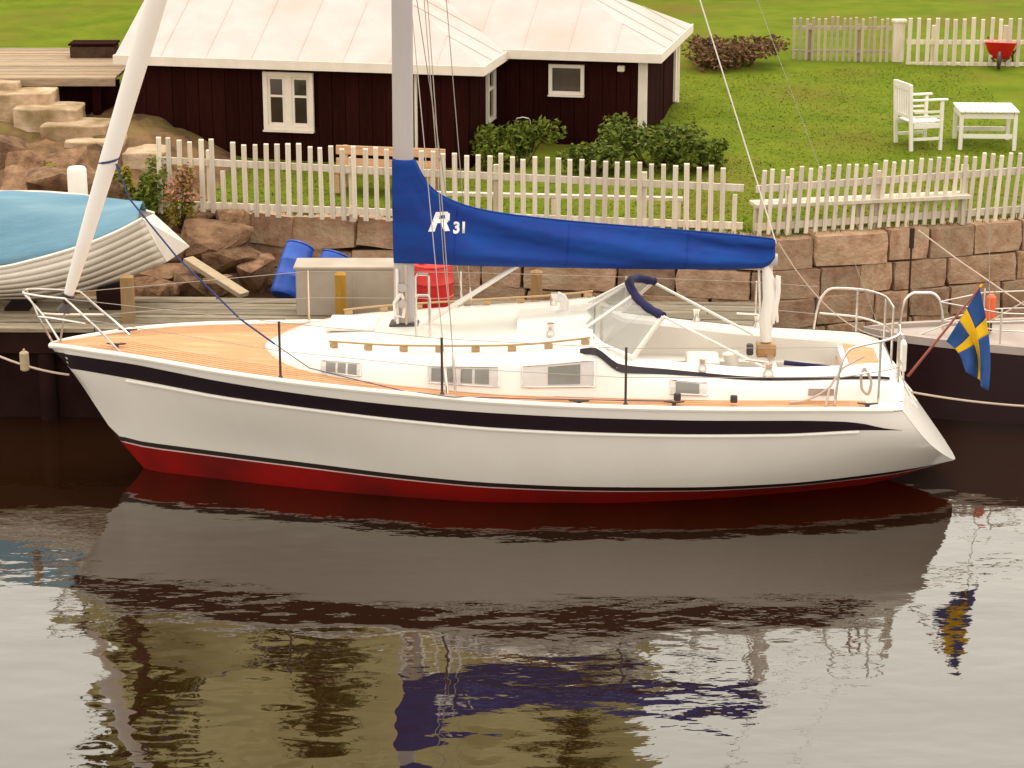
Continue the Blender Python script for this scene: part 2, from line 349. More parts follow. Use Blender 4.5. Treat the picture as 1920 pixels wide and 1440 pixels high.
# ------------------------------------------------------------------ pier
def pier():
    t = thing('wooden_pier', 'weathered grey brown plank pier running behind the white yacht', 'pier')
    Z = 1.08
    def yf(x): return itp(x, [-30, -8, -5, 5, 30], [1.65, 1.62, 1.58, 1.17, .85])
    def yb(x): return itp(x, [-30, -5, 5, 30], [3.1, 3.05, 2.65, 2.5])
    rows = 11; rnd = random.Random(5)
    for r in range(rows):
        x = -30.0 + rnd.uniform(0, 2); XE = 2.85
        while x < XE:
            l = rnd.uniform(3.4, 4.6); x2 = min(x + l, XE + rnd.uniform(-.02, .02))
            if XE - x2 < .6: x2 = XE
            a0, a1 = (r + .04) / rows, (r + .96) / rows; dz = rnd.uniform(-.006, .008)
            q = [(x + .008, lerp(yf(x), yb(x), a0)), (x2 - .008, lerp(yf(x2), yb(x2), a0)), (x2 - .008, lerp(yf(x2), yb(x2), a1)), (x + .008, lerp(yf(x), yb(x), a1))]
            mb = MB(); c = Vector(((x + x2) / 2, (q[0][1] + q[2][1]) / 2, Z))
            mb.add([Vector((px, py, Z - .045)) - c for px, py in q] + [Vector((px, py, Z + dz)) - c for px, py in q],
                   [(3, 2, 1, 0), (4, 5, 6, 7), (0, 1, 5, 4), (1, 2, 6, 5), (2, 3, 7, 6), (3, 0, 4, 7)])
            if x2 > -12: mb.build('plank', M['pine'], t, loc=c)
            x = x2
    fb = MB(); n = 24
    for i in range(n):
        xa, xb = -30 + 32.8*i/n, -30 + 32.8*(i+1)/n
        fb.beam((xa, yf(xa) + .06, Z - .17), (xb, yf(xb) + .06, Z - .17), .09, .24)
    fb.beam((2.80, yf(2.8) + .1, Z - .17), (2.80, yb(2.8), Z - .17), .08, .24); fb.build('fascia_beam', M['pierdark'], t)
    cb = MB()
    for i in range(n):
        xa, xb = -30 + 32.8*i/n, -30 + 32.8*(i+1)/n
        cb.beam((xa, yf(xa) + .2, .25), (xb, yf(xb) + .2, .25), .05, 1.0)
    cb.build('shade_boards', M['pierdark'], t)  # dark boards added to stand in for the shade below the pier
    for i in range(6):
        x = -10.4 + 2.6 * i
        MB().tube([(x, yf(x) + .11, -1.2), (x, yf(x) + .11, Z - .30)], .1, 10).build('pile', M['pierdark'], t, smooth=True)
pier()

def post(px0, px1, pyt, Y, label, m, zb=1.05):
    a = P(px0, pyt, Y); b = P(px1, pyt, Y); w = b.x - a.x; c = (a + b) / 2
    t = thing('mooring_post', label, 'post', (c.x, Y, zb), 0, 'square timber posts on the pier')
    mb = MB(); mb.box((0, 0, (c.z - zb) / 2 - .01), (w, w, c.z - zb)); mb.build('shaft', m, t, bevel=.012)
    MB().add([(-w/2, -w/2, c.z - zb - .012), (w/2, -w/2, c.z - zb - .012), (w/2, w/2, c.z - zb - .012), (-w/2, w/2, c.z - zb - .012), (0, 0, c.z - zb + .02)],
             [(0, 1, 4), (1, 2, 4), (2, 3, 4), (3, 0, 4), (3, 2, 1, 0)]).build('cap', m, t)
post(226, 249, 517, 1.9, 'grey brown mooring post in front of the dinghy stern', M['post'])
post(628, 648, 512, 1.85, 'ochre mooring post in front of the grey box', M['postyellow'])
post(995, 1017, 508, 1.8, 'brown mooring post right of the boom vang below the blue sail cover', M['post'])

# ------------------------------------------------------------------ stone wall
def stone_mesh(rnd):
    bm = bmesh.new(); bmesh.ops.create_cube(bm, size=1); bmesh.ops.subdivide_edges(bm, edges=bm.edges, cuts=2, use_grid_fill=True)
    k = rnd.uniform(0, 99)
    for v in bm.verts:
        c = v.co
        r = 1.0
        for a in (0, 2):
            if abs(c[a]) > .49:
                for b in (0, 1, 2):
                    if b != a and abs(c[b]) > .49: c[a] *= .972
        if c.y < -.3: c.y += .10 * nz(c.x * 2.2 + k, c.z * 2.2, k)
        c.x += .035 * nz(c.z * 2 + k, c.y * 2, 3); c.z += .045 * nz(c.x * 2 + k, c.y * 2, 9)
    me = bpy.data.meshes.new('stone'); bm.to_mesh(me); bm.free(); me.materials.append(M['stone'])
    me.polygons.foreach_set('use_smooth', [True] * len(me.polygons)); me.set_sharp_from_angle(angle=math.radians(32)); return me
def stone_wall():
    t = thing('stone_wall', 'reddish brown granite block quay wall below the picket fences', 'wall')
    rnd = random.Random(11); ms = [stone_mesh(rnd) for _ in range(12)]
    xe = -3.95; pts = [WL[0], WL[1], WL[2], Vector((14, Yw(14), 1.47))]
    for (a, b, ca) in ((pts[0], pts[1], 0), (pts[1], pts[2], 1), (pts[2], pts[3], 1)):
        d = b - a; d.z = 0; Ln = d.length; d.normalize(); ang = math.atan2(d.y, d.x); nrm = Vector((-d.y, d.x, 0))
        for z0, z1 in ((1.08, 1.47), (.72, 1.08), (.36, .72)) + (((-.05, .36),) if ca else ()):
            s = rnd.uniform(-.3, 0)
            while s < Ln:
                w = rnd.uniform(.42, 1.05) if ca else rnd.uniform(.5, 1.2); wild = 0 if ca or s > Ln * .42 else 1
                if s + w > Ln - .1: w = max(.25, Ln - s + .05)
                o = bpy.data.objects.new('stone', rnd.choice(ms)); COL.objects.link(o); o.parent = t
                dp = rnd.uniform(.42, .5); h = (z1 - z0) * rnd.uniform(.96, .995)
                c = a + d * (s + w/2) + nrm * (dp/2 + rnd.uniform(-.03, .03) + (1.47 - z1) * -.08)
                o.location = (c.x, c.y, (z0 + z1)/2 + rnd.uniform(-.01, .01)); o.scale = (w * .99, dp, h)
                o.rotation_euler = (rnd.uniform(-.03, .03) - .1 * wild, rnd.uniform(-.02, .02) * (1 + 5 * wild), ang + rnd.uniform(-.025, .025) * (1 + 4 * wild))
                if wild: o.scale = (w * 1.02, dp, h * rnd.uniform(.95, 1.12))
                s += w
        # earth core that fills the joints
        mb = MB(); c = a + d * (Ln/2) + nrm * .26
        R = Matrix.Rotation(ang, 3, 'Z'); mb.box((c.x, c.y, .62), (Ln, .30, 1.62), R); mb.build('core', M['mortar'], t)
stone_wall()

# boulders left of the squared wall
def boulder(x, y, z, r, label='brown granite boulder in the rubble between the dinghy and the quay wall', sq=(1.35, .95, .80), m='boulder'):
    bm = bmesh.new(); rr_ = random.Random(int(x * 1000) * 7 + int(z * 1000)); k = rr_.uniform(0, 99)
    for _ in range(17): bm.verts.new((rr_.uniform(-1, 1), rr_.uniform(-1, 1), rr_.uniform(-1, 1)))
    res = bmesh.ops.convex_hull(bm, input=bm.verts); bmesh.ops.delete(bm, geom=list({g for g in res['geom_interior'] + res['geom_unused'] if isinstance(g, bmesh.types.BMVert)}), context='VERTS')
    bmesh.ops.subdivide_edges(bm, edges=bm.edges[:], cuts=2, use_grid_fill=True)
    bmesh.ops.smooth_vert(bm, verts=bm.verts[:], factor=.35, use_axis_x=True, use_axis_y=True, use_axis_z=True)
    for v in bm.verts: v.co += v.co.normalized() * (.09 * nz(v.co.x * 2.5 + k, v.co.y * 2.5, v.co.z * 2.5))
    me = bpy.data.meshes.new('boulder'); bm.to_mesh(me); bm.free(); me.materials.append(M[m])
    me.polygons.foreach_set('use_smooth', [True] * len(me.polygons)); me.set_sharp_from_angle(angle=math.radians(20))
    o = link('boulder', me); o.location = (x, y, z); o.scale = (r * sq[0], r * sq[1], r * sq[2]); o.rotation_euler = (random.uniform(-.2, .2), random.uniform(-.2, .2), random.uniform(0, 6))
    return tag(o, label, 'boulder', 'boulders of the rocky bank')
BL = ['rounded brown boulder in the dark hollow right of the grey mooring post', 'brown boulder on the pier side of the hollow, left of the pale plank foot', 'brown boulder half under the dinghy transom', 'flat brown boulder just left of the foot of the pale plank', 'brown boulder touching the underside of the dinghy transom tip', 'big brown boulder directly above the head of the pale plank', 'big brown boulder between the plank head and the first wall block', 'uppermost rubble boulder against the left end of the quay wall', 'brown boulder lying between the pale plank and the blue barrels', 'brown boulder below the pink flowering shrub', 'small brown boulder low under the dinghy near the pier edge', 'small brown boulder behind the grey mooring post']
BL2 = ['big brown boulder at the left edge just above the blue tarp', 'brown boulder directly above the tarp, left of the white bollard', 'brown boulder midway up the slope below the second stone step', 'highest brown boulder of the slope at the left edge under the steps', 'brown boulder under the middle of the stone steps', 'brown boulder above and right of the white bollard', 'brown boulder between white bollard and furled sail']
for i_, (px, py, Y, r) in enumerate(((300, 520, 4.3, .34), (355, 540, 4.0, .26), (260, 545, 3.9, .28), (400, 545, 4.2, .22), (330, 470, 4.9, .36), (395, 455, 4.9, .40),
                     (445, 480, 4.7, .36), (430, 430, 5.3, .34), (480, 520, 4.5, .30), (365, 420, 5.6, .34), (300, 550, 3.7, .22), (215, 555, 3.7, .26))):
    p = P(px, py, Y); boulder(p.x, p.y, p.z, r, BL[i_])
for i_, (px, py, Y, r) in enumerate(((30, 330, 6.2, .42), (90, 345, 5.9, .38), (60, 300, 6.8, .40), (15, 270, 7.3, .45), (130, 300, 6.6, .34), (170, 335, 6.0, .30), (210, 350, 5.6, .28))):
    p = P(px, py, Y); boulder(p.x, p.y, p.z - .1, r, BL2[i_])

# ------------------------------------------------------------------ stone steps, wooden deck on the left
def steps():
    t = thing('stone_steps', 'pale rough stone steps climbing left to the wooden deck', 'steps')
    rows = [(228, 306, 290, 7.0, .24), (120, 232, 268, 7.35, .26), (76, 202, 238, 7.7, .28), (22, 148, 207, 8.05, .28), (-14, 96, 178, 8.4, .28), (-80, 34, 157, 8.7, .26)]
    for x0, x1, py, Y, h in rows:
        a, b = P(x0, py, Y), P(x1, py, Y); w = b.x - a.x
        bm = bmesh.new(); bmesh.ops.create_cube(bm, size=1); bmesh.ops.subdivide_edges(bm, edges=bm.edges, cuts=3, use_grid_fill=True); k = random.uniform(0, 50)
        for v in bm.verts:
            v.co = Vector((v.co.x * w, v.co.y * .7, v.co.z * h * 1.7)); c = v.co
            if abs(c.x) > w*.49 and abs(c.y) > .33: c.x *= .96; c.y *= .93
            c += Vector((nz(c.y*3+k, c.z*3), nz(c.x*3+k, c.z*3), .4*nz(c.x*3+k, c.y*3))) * .05
        me = bpy.data.meshes.new('step'); bm.to_mesh(me); bm.free(); me.materials.append(M['stepstone'])
        o = link('step', me, t, bevel=.02); o.location = ((a.x + b.x)/2, Y + .30, a.z - h*.85 + .02); o.rotation_euler = (0, random.uniform(-.02, .02), random.uniform(-.06, .06))
steps()
def left_deck():
    c = P(215, 146, 9.0)
    t = thing('wooden_deck', 'grey brown timber deck at the left end of the dark cottage', 'deck', (c.x, 9.0, c.z))
    W_ = 6.5; rnd = random.Random(2)
    for i in range(20):
        y = .07 + i * .15
        mb = MB(); mb.box((0, 0, 0), (W_, .14, .04)); mb.build('plank', M['deckwood'], t, loc=(-W_/2 + rnd.uniform(-.01, .01), y, -.02 + rnd.uniform(-.003, .003)))
    MB().box((-W_/2, -.02, -.06), (W_ + .02, .04, .10)).build('front_board', M['deckwood'], t)
    MB().box((-W_/2, .5, -.75), (W_ - .05, .08, 1.30)).build('wall_shade_panel', M['housewall'], t)  # dark sheet added for the house wall and the shade under the deck
    for i in range(4): MB().box((-.3 - i * 1.9, .25, -.72), (.12, .12, 1.2)).build('support_post', M['housewall'], t)
    a, b = P(131, 100, 10.9), P(214, 84, 10.9)
    k = thing('deck_box', 'low dark brown box standing on the wooden deck', 'box', ((a.x + b.x)/2, 10.9, c.z))
    w, h = b.x - a.x, max(b.z - c.z, .2)
    MB().box((0, .2, h/2 - .015), (w, .4, h - .03)).build('body', M['bark'], k, bevel=.01)
    MB().box((0, .2, h), (w + .04, .44, .03)).build('lid', M['housewall'], k, bevel=.008)
left_deck()

# ------------------------------------------------------------------ cottage
def cottage():
    ang = math.radians(-12); a_ = Vector((math.cos(ang), math.sin(ang), 0)); b_ = Vector((-math.sin(ang), math.cos(ang), 0))
    o0 = P(880, 325, 8.05); z0 = 1.25
    t = thing('cottage', 'low dark tarred wooden cottage with white trim and pale roof', 'house', (o0.x, o0.y, z0), ang)
    # local axes: x along the front (to the right), y to the back
    ev = PL(880, 140, o0 - b_ * .25, b_).z - z0      # eaves height above base
    EH = ev
    def lp(px, py, yl): return local(t, PL(px, py, o0 + b_ * yl, b_))
    WR = lp(1209, 150, 1.5).x; WB = 1.5; DEP = 5.2; WD = 4.3
    dx = lp(216, 130, -.25).x; ML = dx + .16             # left end of the roof and of the wall
    def boards(x0, x1, y, zb, zt, holes, axis=0, name='wall_board'):
        # each vertical board is its own piece; holes are (lo, hi, zlo, zhi)
        n = max(1, round((x1 - x0) / .19)); w = (x1 - x0) / n
        for i in range(n):
            s0, s1 = x0 + i*w, x0 + (i+1)*w; segs = [(zb, zt)]
            for (h0, h1, g0, g1) in holes:
                if s1 > h0 + .005 and s0 < h1 - .005:
                    segs = [(zb, g0), (g1, zt)]
            cx = (s0 + s1)/2
            for (g0, g1) in segs:
                if g1 - g0 < .02: continue
                mb = MB(); pr = random.uniform(0, .012)
                if axis == 0: mb.box((0, -.011 - pr/2, (g0+g1)/2), (w - .008, .022 + pr, g1 - g0))
                else: mb.box((.011 + pr/2, 0, (g0+g1)/2), (.022 + pr, w - .008, g1 - g0))
                mb.build(name, M['housewall'], t, loc=(cx, y, 0) if axis == 0 else (y, cx, 0))
    # window openings (measured on the walls)
    def rect(p0, p1, yl):
        q0, q1 = lp(*p0, yl), lp(*p1, yl); return q0.x, q1.x, q1.z, q0.z
    w1 = rect((494, 133), (591, 245), -.02); w2 = rect((1030, 119), (1096, 178), WB - .02)
    top = EH - .02
    boards(ML, 0, 0, 0, top, [(w1[0] + .04, w1[1] - .04, w1[2] + .04, w1[3] - .04)])
    boards(0, WB, 0, 0, top, [], axis=1)
    boards(.0, WR, WB, 0, top, [(w2[0] + .04, w2[1] - .04, w2[2] + .04, w2[3] - .04)])
    boards(WB, WD, WR, 0, top, [], axis=1)
    # wall cores (closed volumes behind the boards, with real openings)
    def core(x0, x1, y, zb, zt, h, depth=.1):
        mb = MB()
        if h:
            for (p, q, r, s) in ((x0, h[0], zb, zt), (h[1], x1, zb, zt), (h[0], h[1], zb, h[2]), (h[0], h[1], h[3], zt)):
                if q - p > .01 and s - r > .01: mb.box(((p+q)/2, y + depth/2 + .002, (r+s)/2), (q - p, depth, s - r))
        else: mb.box(((x0+x1)/2, y + depth/2 + .002, (zb+zt)/2), (x1 - x0, depth, zt - zb))
        mb.build('wall', M['housewall'], t)
    core(ML, -.02, 0, 0, top, w1); core(.02, WR - .02, WB, 0, top, w2)
    for c_, d_ in (((-.06, WB/2 + .08, top/2), (.1, WB - .1, top)), ((WR - .06, (WB + WD)/2 + .08, top/2), (.1, WD - WB - .1, top)),
                   ((ML + .05, DEP/2, top/2), (.1, DEP - .3, top)), ((ML/2, DEP, top/2), (-ML, .1, top)), ((WR/2, WD + .06, top/2), (WR, .1, top))):
        MB().box(c_, d_).build('wall', M['housewall'], t)
    # corner boards
    def corner(x, y, zb, zt, w=.11, side=True):
        mb = MB(); mb.box((x - w/2 + .032, y - .03, (zb+zt)/2), (w, .03, zt - zb)); mb.build('corner_board', M['trim'], t, bevel=.004)
    corner(WR + .01, WB, .40, top, .13)
    q = lp(1285, 150, 3.6)
    mb = MB(); mb.box((WR + .05, WD - .07, top/2 + .35), (.035, .16, top - .7)); mb.build('corner_board', M['trim'], t)
    mb = MB(); mb.tube([(WR + .07, WD + .02, top), (WR + .07, WD + .02, .3)], .035, 8); mb.build('downpipe', M['trim'], t, smooth=True)
    q = lp(781, 240, -.05); MB().tube([(q.x, -.07, top + .02), (q.x, -.07, .55)], .022, 8).build('downpipe', M['trim'], t, smooth=True)
    # windows: frame, two casements, bars, panes
    def window(w, yl, kind):
        x0, x1, zb, zt = w; cx, cz = (x0+x1)/2, (zb+zt)/2; W_, H_ = x1-x0, zt-zb
        fw = .065 if kind == 2 else .05
        f = MB()
        f.box((x0 + fw/2, -.035, cz), (fw, .05, H_)); f.box((x1 - fw/2, -.035, cz), (fw, .05, H_))
        f.box((cx, -.035, zt - fw/2), (W_ - 2*fw, .049, fw)); f.box((cx, -.035, zb + fw/2), (W_ - 2*fw, .049, fw))
        fo = f.build('window', M['trim'], t, loc=(0, yl, 0), bevel=.004)
        MB().box((cx, -.055, zb - .012), (W_ + .006, .085, .022)).build('sill', M['trim'], fo)
        iz0, iz1, ix0, ix1 = zb + fw, zt - fw, x0 + fw, x1 - fw
        if kind == 2:
            MB().box((cx, -.03, cz), (.10, .045, iz1 - iz0)).build('mullion', M['trim'], fo, bevel=.004)
            zc = lerp(iz0, iz1, .60)
            for (p, q) in ((ix0, cx - .05), (cx + .05, ix1)):
                g = MB(); s = .035
                g.box((p + s/2, -.02, (iz0+iz1)/2), (s, .03, iz1 - iz0)); g.box((q - s/2, -.02, (iz0+iz1)/2), (s, .03, iz1 - iz0))
                g.box(((p+q)/2, -.02, iz1 - s/2), (q - p - 2*s, .029, s)); g.box(((p+q)/2, -.02, iz0 + s/2), (q - p - 2*s, .029, s))
                g.build('sash', M['trim'], fo)
                MB().box(((p+q)/2, -.02, zc), (q - p - 2*s, .027, .03)).build('glazing_bar', M['trim'], fo)
                for (r0, r1) in ((iz0 + s, zc - .015), (zc + .015, iz1 - s)):
                    MB().box(((p+q)/2, -.012, (r0+r1)/2), (q - p - 2*s, .006, r1 - r0)).build('pane', M['houseglass'], fo)
        else:
            MB().box((cx, -.012, cz), (ix1 - ix0, .006, iz1 - iz0)).build('pane', M['houseglass'], fo)
        MB().box((cx, .16, cz), (W_ + .3, .02, H_ + .3)).build('dark_interior', M['room'], fo)
    window(w1, -.024, 2); window(w2, WB - .024, 1)
    # narrow window on the short return wall
    n_ = a_
    s0 = local(t, PL(911, 131, o0 + a_ * .03, n_)); s1 = local(t, PL(929, 219, o0 + a_ * .03, n_))
    y0, y1 = sorted((s0.y, s1.y)); y0 = max(y0, .15); y1 = min(y1, WB - .08); zb, zt = s1.z, s0.z; cy, cz = (y0+y1)/2, (zb+zt)/2
    f = MB(); fw = .06
    f.box((.045, y0 + fw/2, cz), (.05, fw, zt - zb)); f.box((.045, y1 - fw/2, cz), (.05, fw, zt - zb))
    f.box((.045, cy, zt - fw/2), (.049, y1 - y0 - 2*fw, fw)); f.box((.045, cy, zb + fw/2), (.049, y1 - y0 - 2*fw, fw)); f.box((.045, cy, lerp(zb, zt, .62)), (.047, y1 - y0 - 2*fw, .045))
    fo = f.build('window', M['trim'], t); MB().box((.036, cy, cz), (.006, y1 - y0 - 2*fw, zt - zb - 2*fw)).build('pane', M['houseglass'], fo)
    # lamp under the wing eaves
    q = lp(1165, 128, WB - .06); lm = MB(); lm.box((q.x, WB - .08, q.z), (.10, .09, .085)); lo_ = lm.build('wall_lamp', M['trim'], t, bevel=.015)
    MB().box((q.x, WB - .03, q.z - .055), (.05, .05, .04)).build('lamp_holder', M['iron'], lo_)
    # roofs: hipped, standing seams
    OV = .25; PT = math.tan(math.radians(27))
    def hip(x0, x1, y0, y1, z, seams, left_gable=False):
        hw = (y1 - y0)/2; ym = (y0+y1)/2; zr = z + hw * PT
        xl = x0 if left_gable else x0 + hw; xr = max(x1 - hw, xl + .05)
        A, B_, C_, D_ = Vector((x0, y0, z)), Vector((x1, y0, z)), Vector((x1, y1, z)), Vector((x0, y1, z)); R0, R1 = Vector((xl, ym, zr)), Vector((xr, ym, zr))
        mb = MB(); mb.add([A, B_, C_, D_, R0, R1], [(0, 1, 5, 4), (1, 2, 5), (2, 3, 4, 5), (3, 0, 4), (0, 3, 2, 1)]); ro = mb.build('roof', M['roof'], t)
        n = int((x1 - x0) / seams); sb = MB(); nrm = Vector((0, -math.sin(math.radians(27)), math.cos(math.radians(27))))
        for i in range(1, n):
            x = lerp(x0, x1, i/n); ye = ym if xl <= x <= xr else (y0 + (x1 - x) if x > xr else y0 + (x - x0))
            p, q = Vector((x, y0, z)), Vector((x, ye, z + (ye - y0) * PT)); 
            if (q - p).length > .1: sb.beam(p + nrm * .003, q + nrm * .003, .022, .014, nrm)
        n2 = int((y1 - y0) / seams)
        for i in range(1, n2):
            y = lerp(y0, y1, i/n2); xe = x1 - min(y - y0, y1 - y); p, q = Vector((x1, y, z)), Vector((xe, y, z + (x1 - xe) * PT)); nn = Vector((math.sin(math.radians(27)), 0, math.cos(math.radians(27))))
            if (q - p).length > .1: sb.beam(p + nn * .003, q + nn * .003, .022, .014, nn)
        sb.build('seam_strips', M['roof'], ro)
        f = MB(); FH = .13; e = .02
        f.box(((x0+x1)/2, y0 - e/2, z - FH/2 + .015), (x1 - x0 + 2*e, e, FH)); f.box((x1 + e/2, (y0+y1)/2, z - FH/2 + .015), (e, y1 - y0 - .002, FH)); f.box((x0 - e/2, (y0+y1)/2, z - FH/2 + .015), (e, y1 - y0 - .002, FH))
        f.build('fascia', M['trim'], ro, bevel=.003)
        sf = MB(); sf.box(((x0+x1)/2, (y0+y1)/2, z - .035), (x1 - x0 - .01, y1 - y0 - .01, .02)); sf.build('soffit', M['trim'], ro)
    hip(dx, OV, -OV, DEP + OV, EH + .10, .62, True)
    hip(-1.5, WR + OV, WB - OV, WD + OV, EH + .125, .62, True)
cottage()

# ------------------------------------------------------------------ fences
def fence(name, label, pxs, top, base, zg, wpx, m, rails, lean=0, skip=(), broken=(), group=None, posts=4, thick=.022, follow=True):
    """pickets stand on the straight line between two ground points; pxs are their places along it"""
    A_, B_ = G(base[0][0], base[0][1], zg[0]), G(base[1][0], base[1][1], zg[1]); d = B_ - A_; ang = math.atan2(d.y, d.x)
    t = thing(name, label, 'fence', A_, ang, group); Ln = Vector((d.x, d.y)).length
    hA = P(top[0][0], top[0][1], A_.y).z - A_.z; hB = P(top[1][0], top[1][1], B_.y).z - B_.z
    n_ = Vector((-math.sin(ang), math.cos(ang), 0)); me = {}
    rnd = random.Random(len(pxs))
    base_me = MB(); w0 = .056
    base_me.add([(-.5, -.5, 0), (.5, -.5, 0), (.5, .5, 0), (-.5, .5, 0), (-.5, -.5, .985), (.5, -.5, .985), (.5, .5, 1), (-.5, .5, 1)],
                [(3, 2, 1, 0), (4, 5, 6, 7), (0, 1, 5, 4), (1, 2, 6, 5), (2, 3, 7, 6), (3, 0, 4, 7)])
    pm = base_me.mesh('picket', m)
    for i, px in enumerate(pxs):
        q = local(t, PL(px, lerp(base[0][1], base[1][1], (px - base[0][0]) / (base[1][0] - base[0][0])), A_, n_)); s = q.x; f = s / Ln
        if i in skip: continue
        h = lerp(hA, hB, f) * rnd.uniform(.975, 1.015); zb = d.z * f
        o = bpy.data.objects.new('picket', pm); COL.objects.link(o); o.parent = t
        wd = wpx / 4272 * (A_ - Vector(CAM)).length
        if i in broken: h *= .62
        o.location = (s, -.03, zb + .03 + rnd.uniform(-.015, .015)); o.scale = (wd * rnd.uniform(.92, 1.08), thick, h - .03)
        o.rotation_euler = (rnd.uniform(-.012, .012), lean + rnd.uniform(-.014, .014), 0)
    for fr, rh in rails:
        mb = MB(); mb.beam((-.04, 0, hA * fr), (Ln + .04, 0, d.z + hB * fr), .035, rh); mb.build('rail', m, t)
    for i in range(posts):
        f = (i + .35) / posts if posts > 1 else .5
        MB().box((Ln * f, .05, d.z * f + lerp(hA, hB, f) * .42), (.075, .06, lerp(hA, hB, f) * .86)).build('fence_post', m, t)
    return t
xs = []; x = 303.0
while x < 1390: xs.append(x); x += lerp(19.8, 22.4, (x - 303) / 1087)
fence('picket_fence', 'long white picket fence left of the gap running along the wall before the cottage', xs, ((303, 256), (1386, 314)), ((303, 402), (1386, 441)), (1.50, 1.46), 8.6, M['picket'],
      ((.70, .085), (.14, .085)), broken=(6, len(xs) - 1))
xs = []; x = 1421.0
while x < 1990: xs.append(x); x += lerp(17.6, 16.2, (x - 1421) / 500)
fence('picket_fence', 'white picket fence right of the gap with leaning pickets below the garden table', xs, ((1421, 318), (1910, 283)), ((1421, 446), (1910, 413)), (1.46, 1.46), 7.6, M['picket'],
      ((.72, .085), (.16, .085)), lean=.05, posts=3)
xs = [1487 + 11.6 * i for i in range(16)]
fence('back_fence', 'thin greyish picket fence at the top of the lawn left of the wide post', xs, ((1487, 32), (1665, 32)), ((1487, 123), (1665, 125)), (2.0, 2.0), 5, M['picketgrey'],
      ((.78, .06), (.30, .05)), posts=2)
xs = [1702 + 17 * i for i in range(17)]
fence('back_fence', 'paler picket fence at the top of the lawn right of the wide post', xs, ((1702, 34), (1970, 34)), ((1702, 127), (1970, 128)), (2.0, 2.0), 7, M['picket'],
      ((.52, .07), (.08, .06)), posts=2)
p = G(1682, 124, 2.0); t = thing('gate_post', 'wide pale post between the two back fences', 'post', p)
MB().box((0, 0, .36), (.19, .12, .74)).build('shaft', M['picket'], t, bevel=.01); MB().box((0, 0, .75), (.24, .17, .05)).build('cap', M['picket'], t, bevel=.01)

# ------------------------------------------------------------------ garden furniture
def garden_chair():
    # seat front faces right; the feet stand on the lawn
    fl, fr = G(1697, 283, 1.72), G(1756, 283, 1.72)
    z = lawn_z(fl.x, fl.y); fl, fr = G(1697, 283, z), G(1756, 283, z)
    t = thing('garden_chair', 'white slatted wooden garden armchair facing right on the lawn', 'chair', ((fl.x + fr.x)/2, (fl.y + .26), z), math.radians(15))
    D = (fr.x - fl.x); W_ = .52; H = P(1697, 158, fl.y).z - z; m = M['whitewood']; sh = .40; ah = P(1756, 188, fl.y).z - z
    x0, x1 = -D/2, D/2
    for sgn in (-1, 1):
        y = sgn * W_/2
        MB().beam((x0, y, 0), (x0 - .05, y, H), .045, .05).build('leg', m, t, bevel=.005)
        MB().beam((x1, y, 0), (x1, y, ah - .02), .045, .045, (0, 1, 0)).build('leg', m, t, bevel=.005)
        MB().box(((x0+x1)/2 + .03, y, ah), (D + .10, .075, .025)).build('armrest', m, t, bevel=.006)
        MB().box(((x0+x1)/2, y, sh - .045), (D - .05, .025, .07)).build('apron', m, t)
        MB().box(((x0+x1)/2, y, .17), (D - .05, .025, .04)).build('stretcher', m, t)
        for k in range(2): MB().box(((x0+x1)/2, y, sh + .08 + .07*k), (D - .06, .02, .03)).build('side_slat', m, t)
    for k in range(5): MB().box((lerp(x0 + .05, x1 - .02, k/4), 0, sh + .005 * (k == 4)), (.085, W_ - .06, .022)).build('seat_slat', m, t, bevel=.004)
    MB().beam((x0 - .045, -W_/2, H - .05), (x0 - .045, W_/2, H - .05), .03, .11).build('top_rail', m, t, bevel=.006)
    MB().beam((x0 - .02, -W_/2, sh + .08), (x0 - .02, W_/2, sh + .08), .03, .05).build('back_rail', m, t)
    for k in range(6):
        y = lerp(-W_/2 + .07, W_/2 - .07, k/5); MB().beam((x0 - .02, y, sh + .09), (x0 - .043, y, H - .08), .045, .016, (1, 0, 0)).build('back_slat', m, t)
    MB().box((x1 - .01, 0, sh - .045), (.025, W_ - .05, .07)).build('apron', m, t)
garden_chair()
def garden_table():
    z = 1.74; a, b = G(1802, 284, z), G(1902, 284, z); z = lawn_z(a.x, a.y); a, b = G(1802, 284, z), G(1902, 284, z)
    t = thing('garden_table', 'white slatted wooden garden table right of the armchair', 'table', ((a.x+b.x)/2, a.y + .3, z), math.radians(-3))
    W_ = b.x - a.x; H = P(1802, 207, a.y).z - z; D = .62; m = M['whitewood']
    for sx in (-1, 1):
        for sy in (-1, 1): MB().box((sx * W_/2, sy * D/2 , H/2 - .03), (.055, .055, H - .06)).build('leg', m, t, bevel=.005)
        MB().box((sx * W_/2, 0, H - .08), (.03, D - .06, .07)).build('apron', m, t)
    for sy in (-1, 1): MB().box((0, sy * D/2, H - .08), (W_ - .06, .03, .07)).build('apron', m, t)
    MB().box((0, -D/2 + .0, .22), (W_ - .06, .03, .06)).build('stretcher', m, t); MB().box((0, D/2, .22), (W_ - .06, .03, .06)).build('stretcher', m, t)
    n = 11
    for k in range(n): MB().box((lerp(-W_/2 - .04, W_/2 + .04, (k + .5)/n), 0, H - .012), ((W_ + .08)/n - .006, D + .14, .024)).build('top_slat', m, t, bevel=.003)
garden_table()
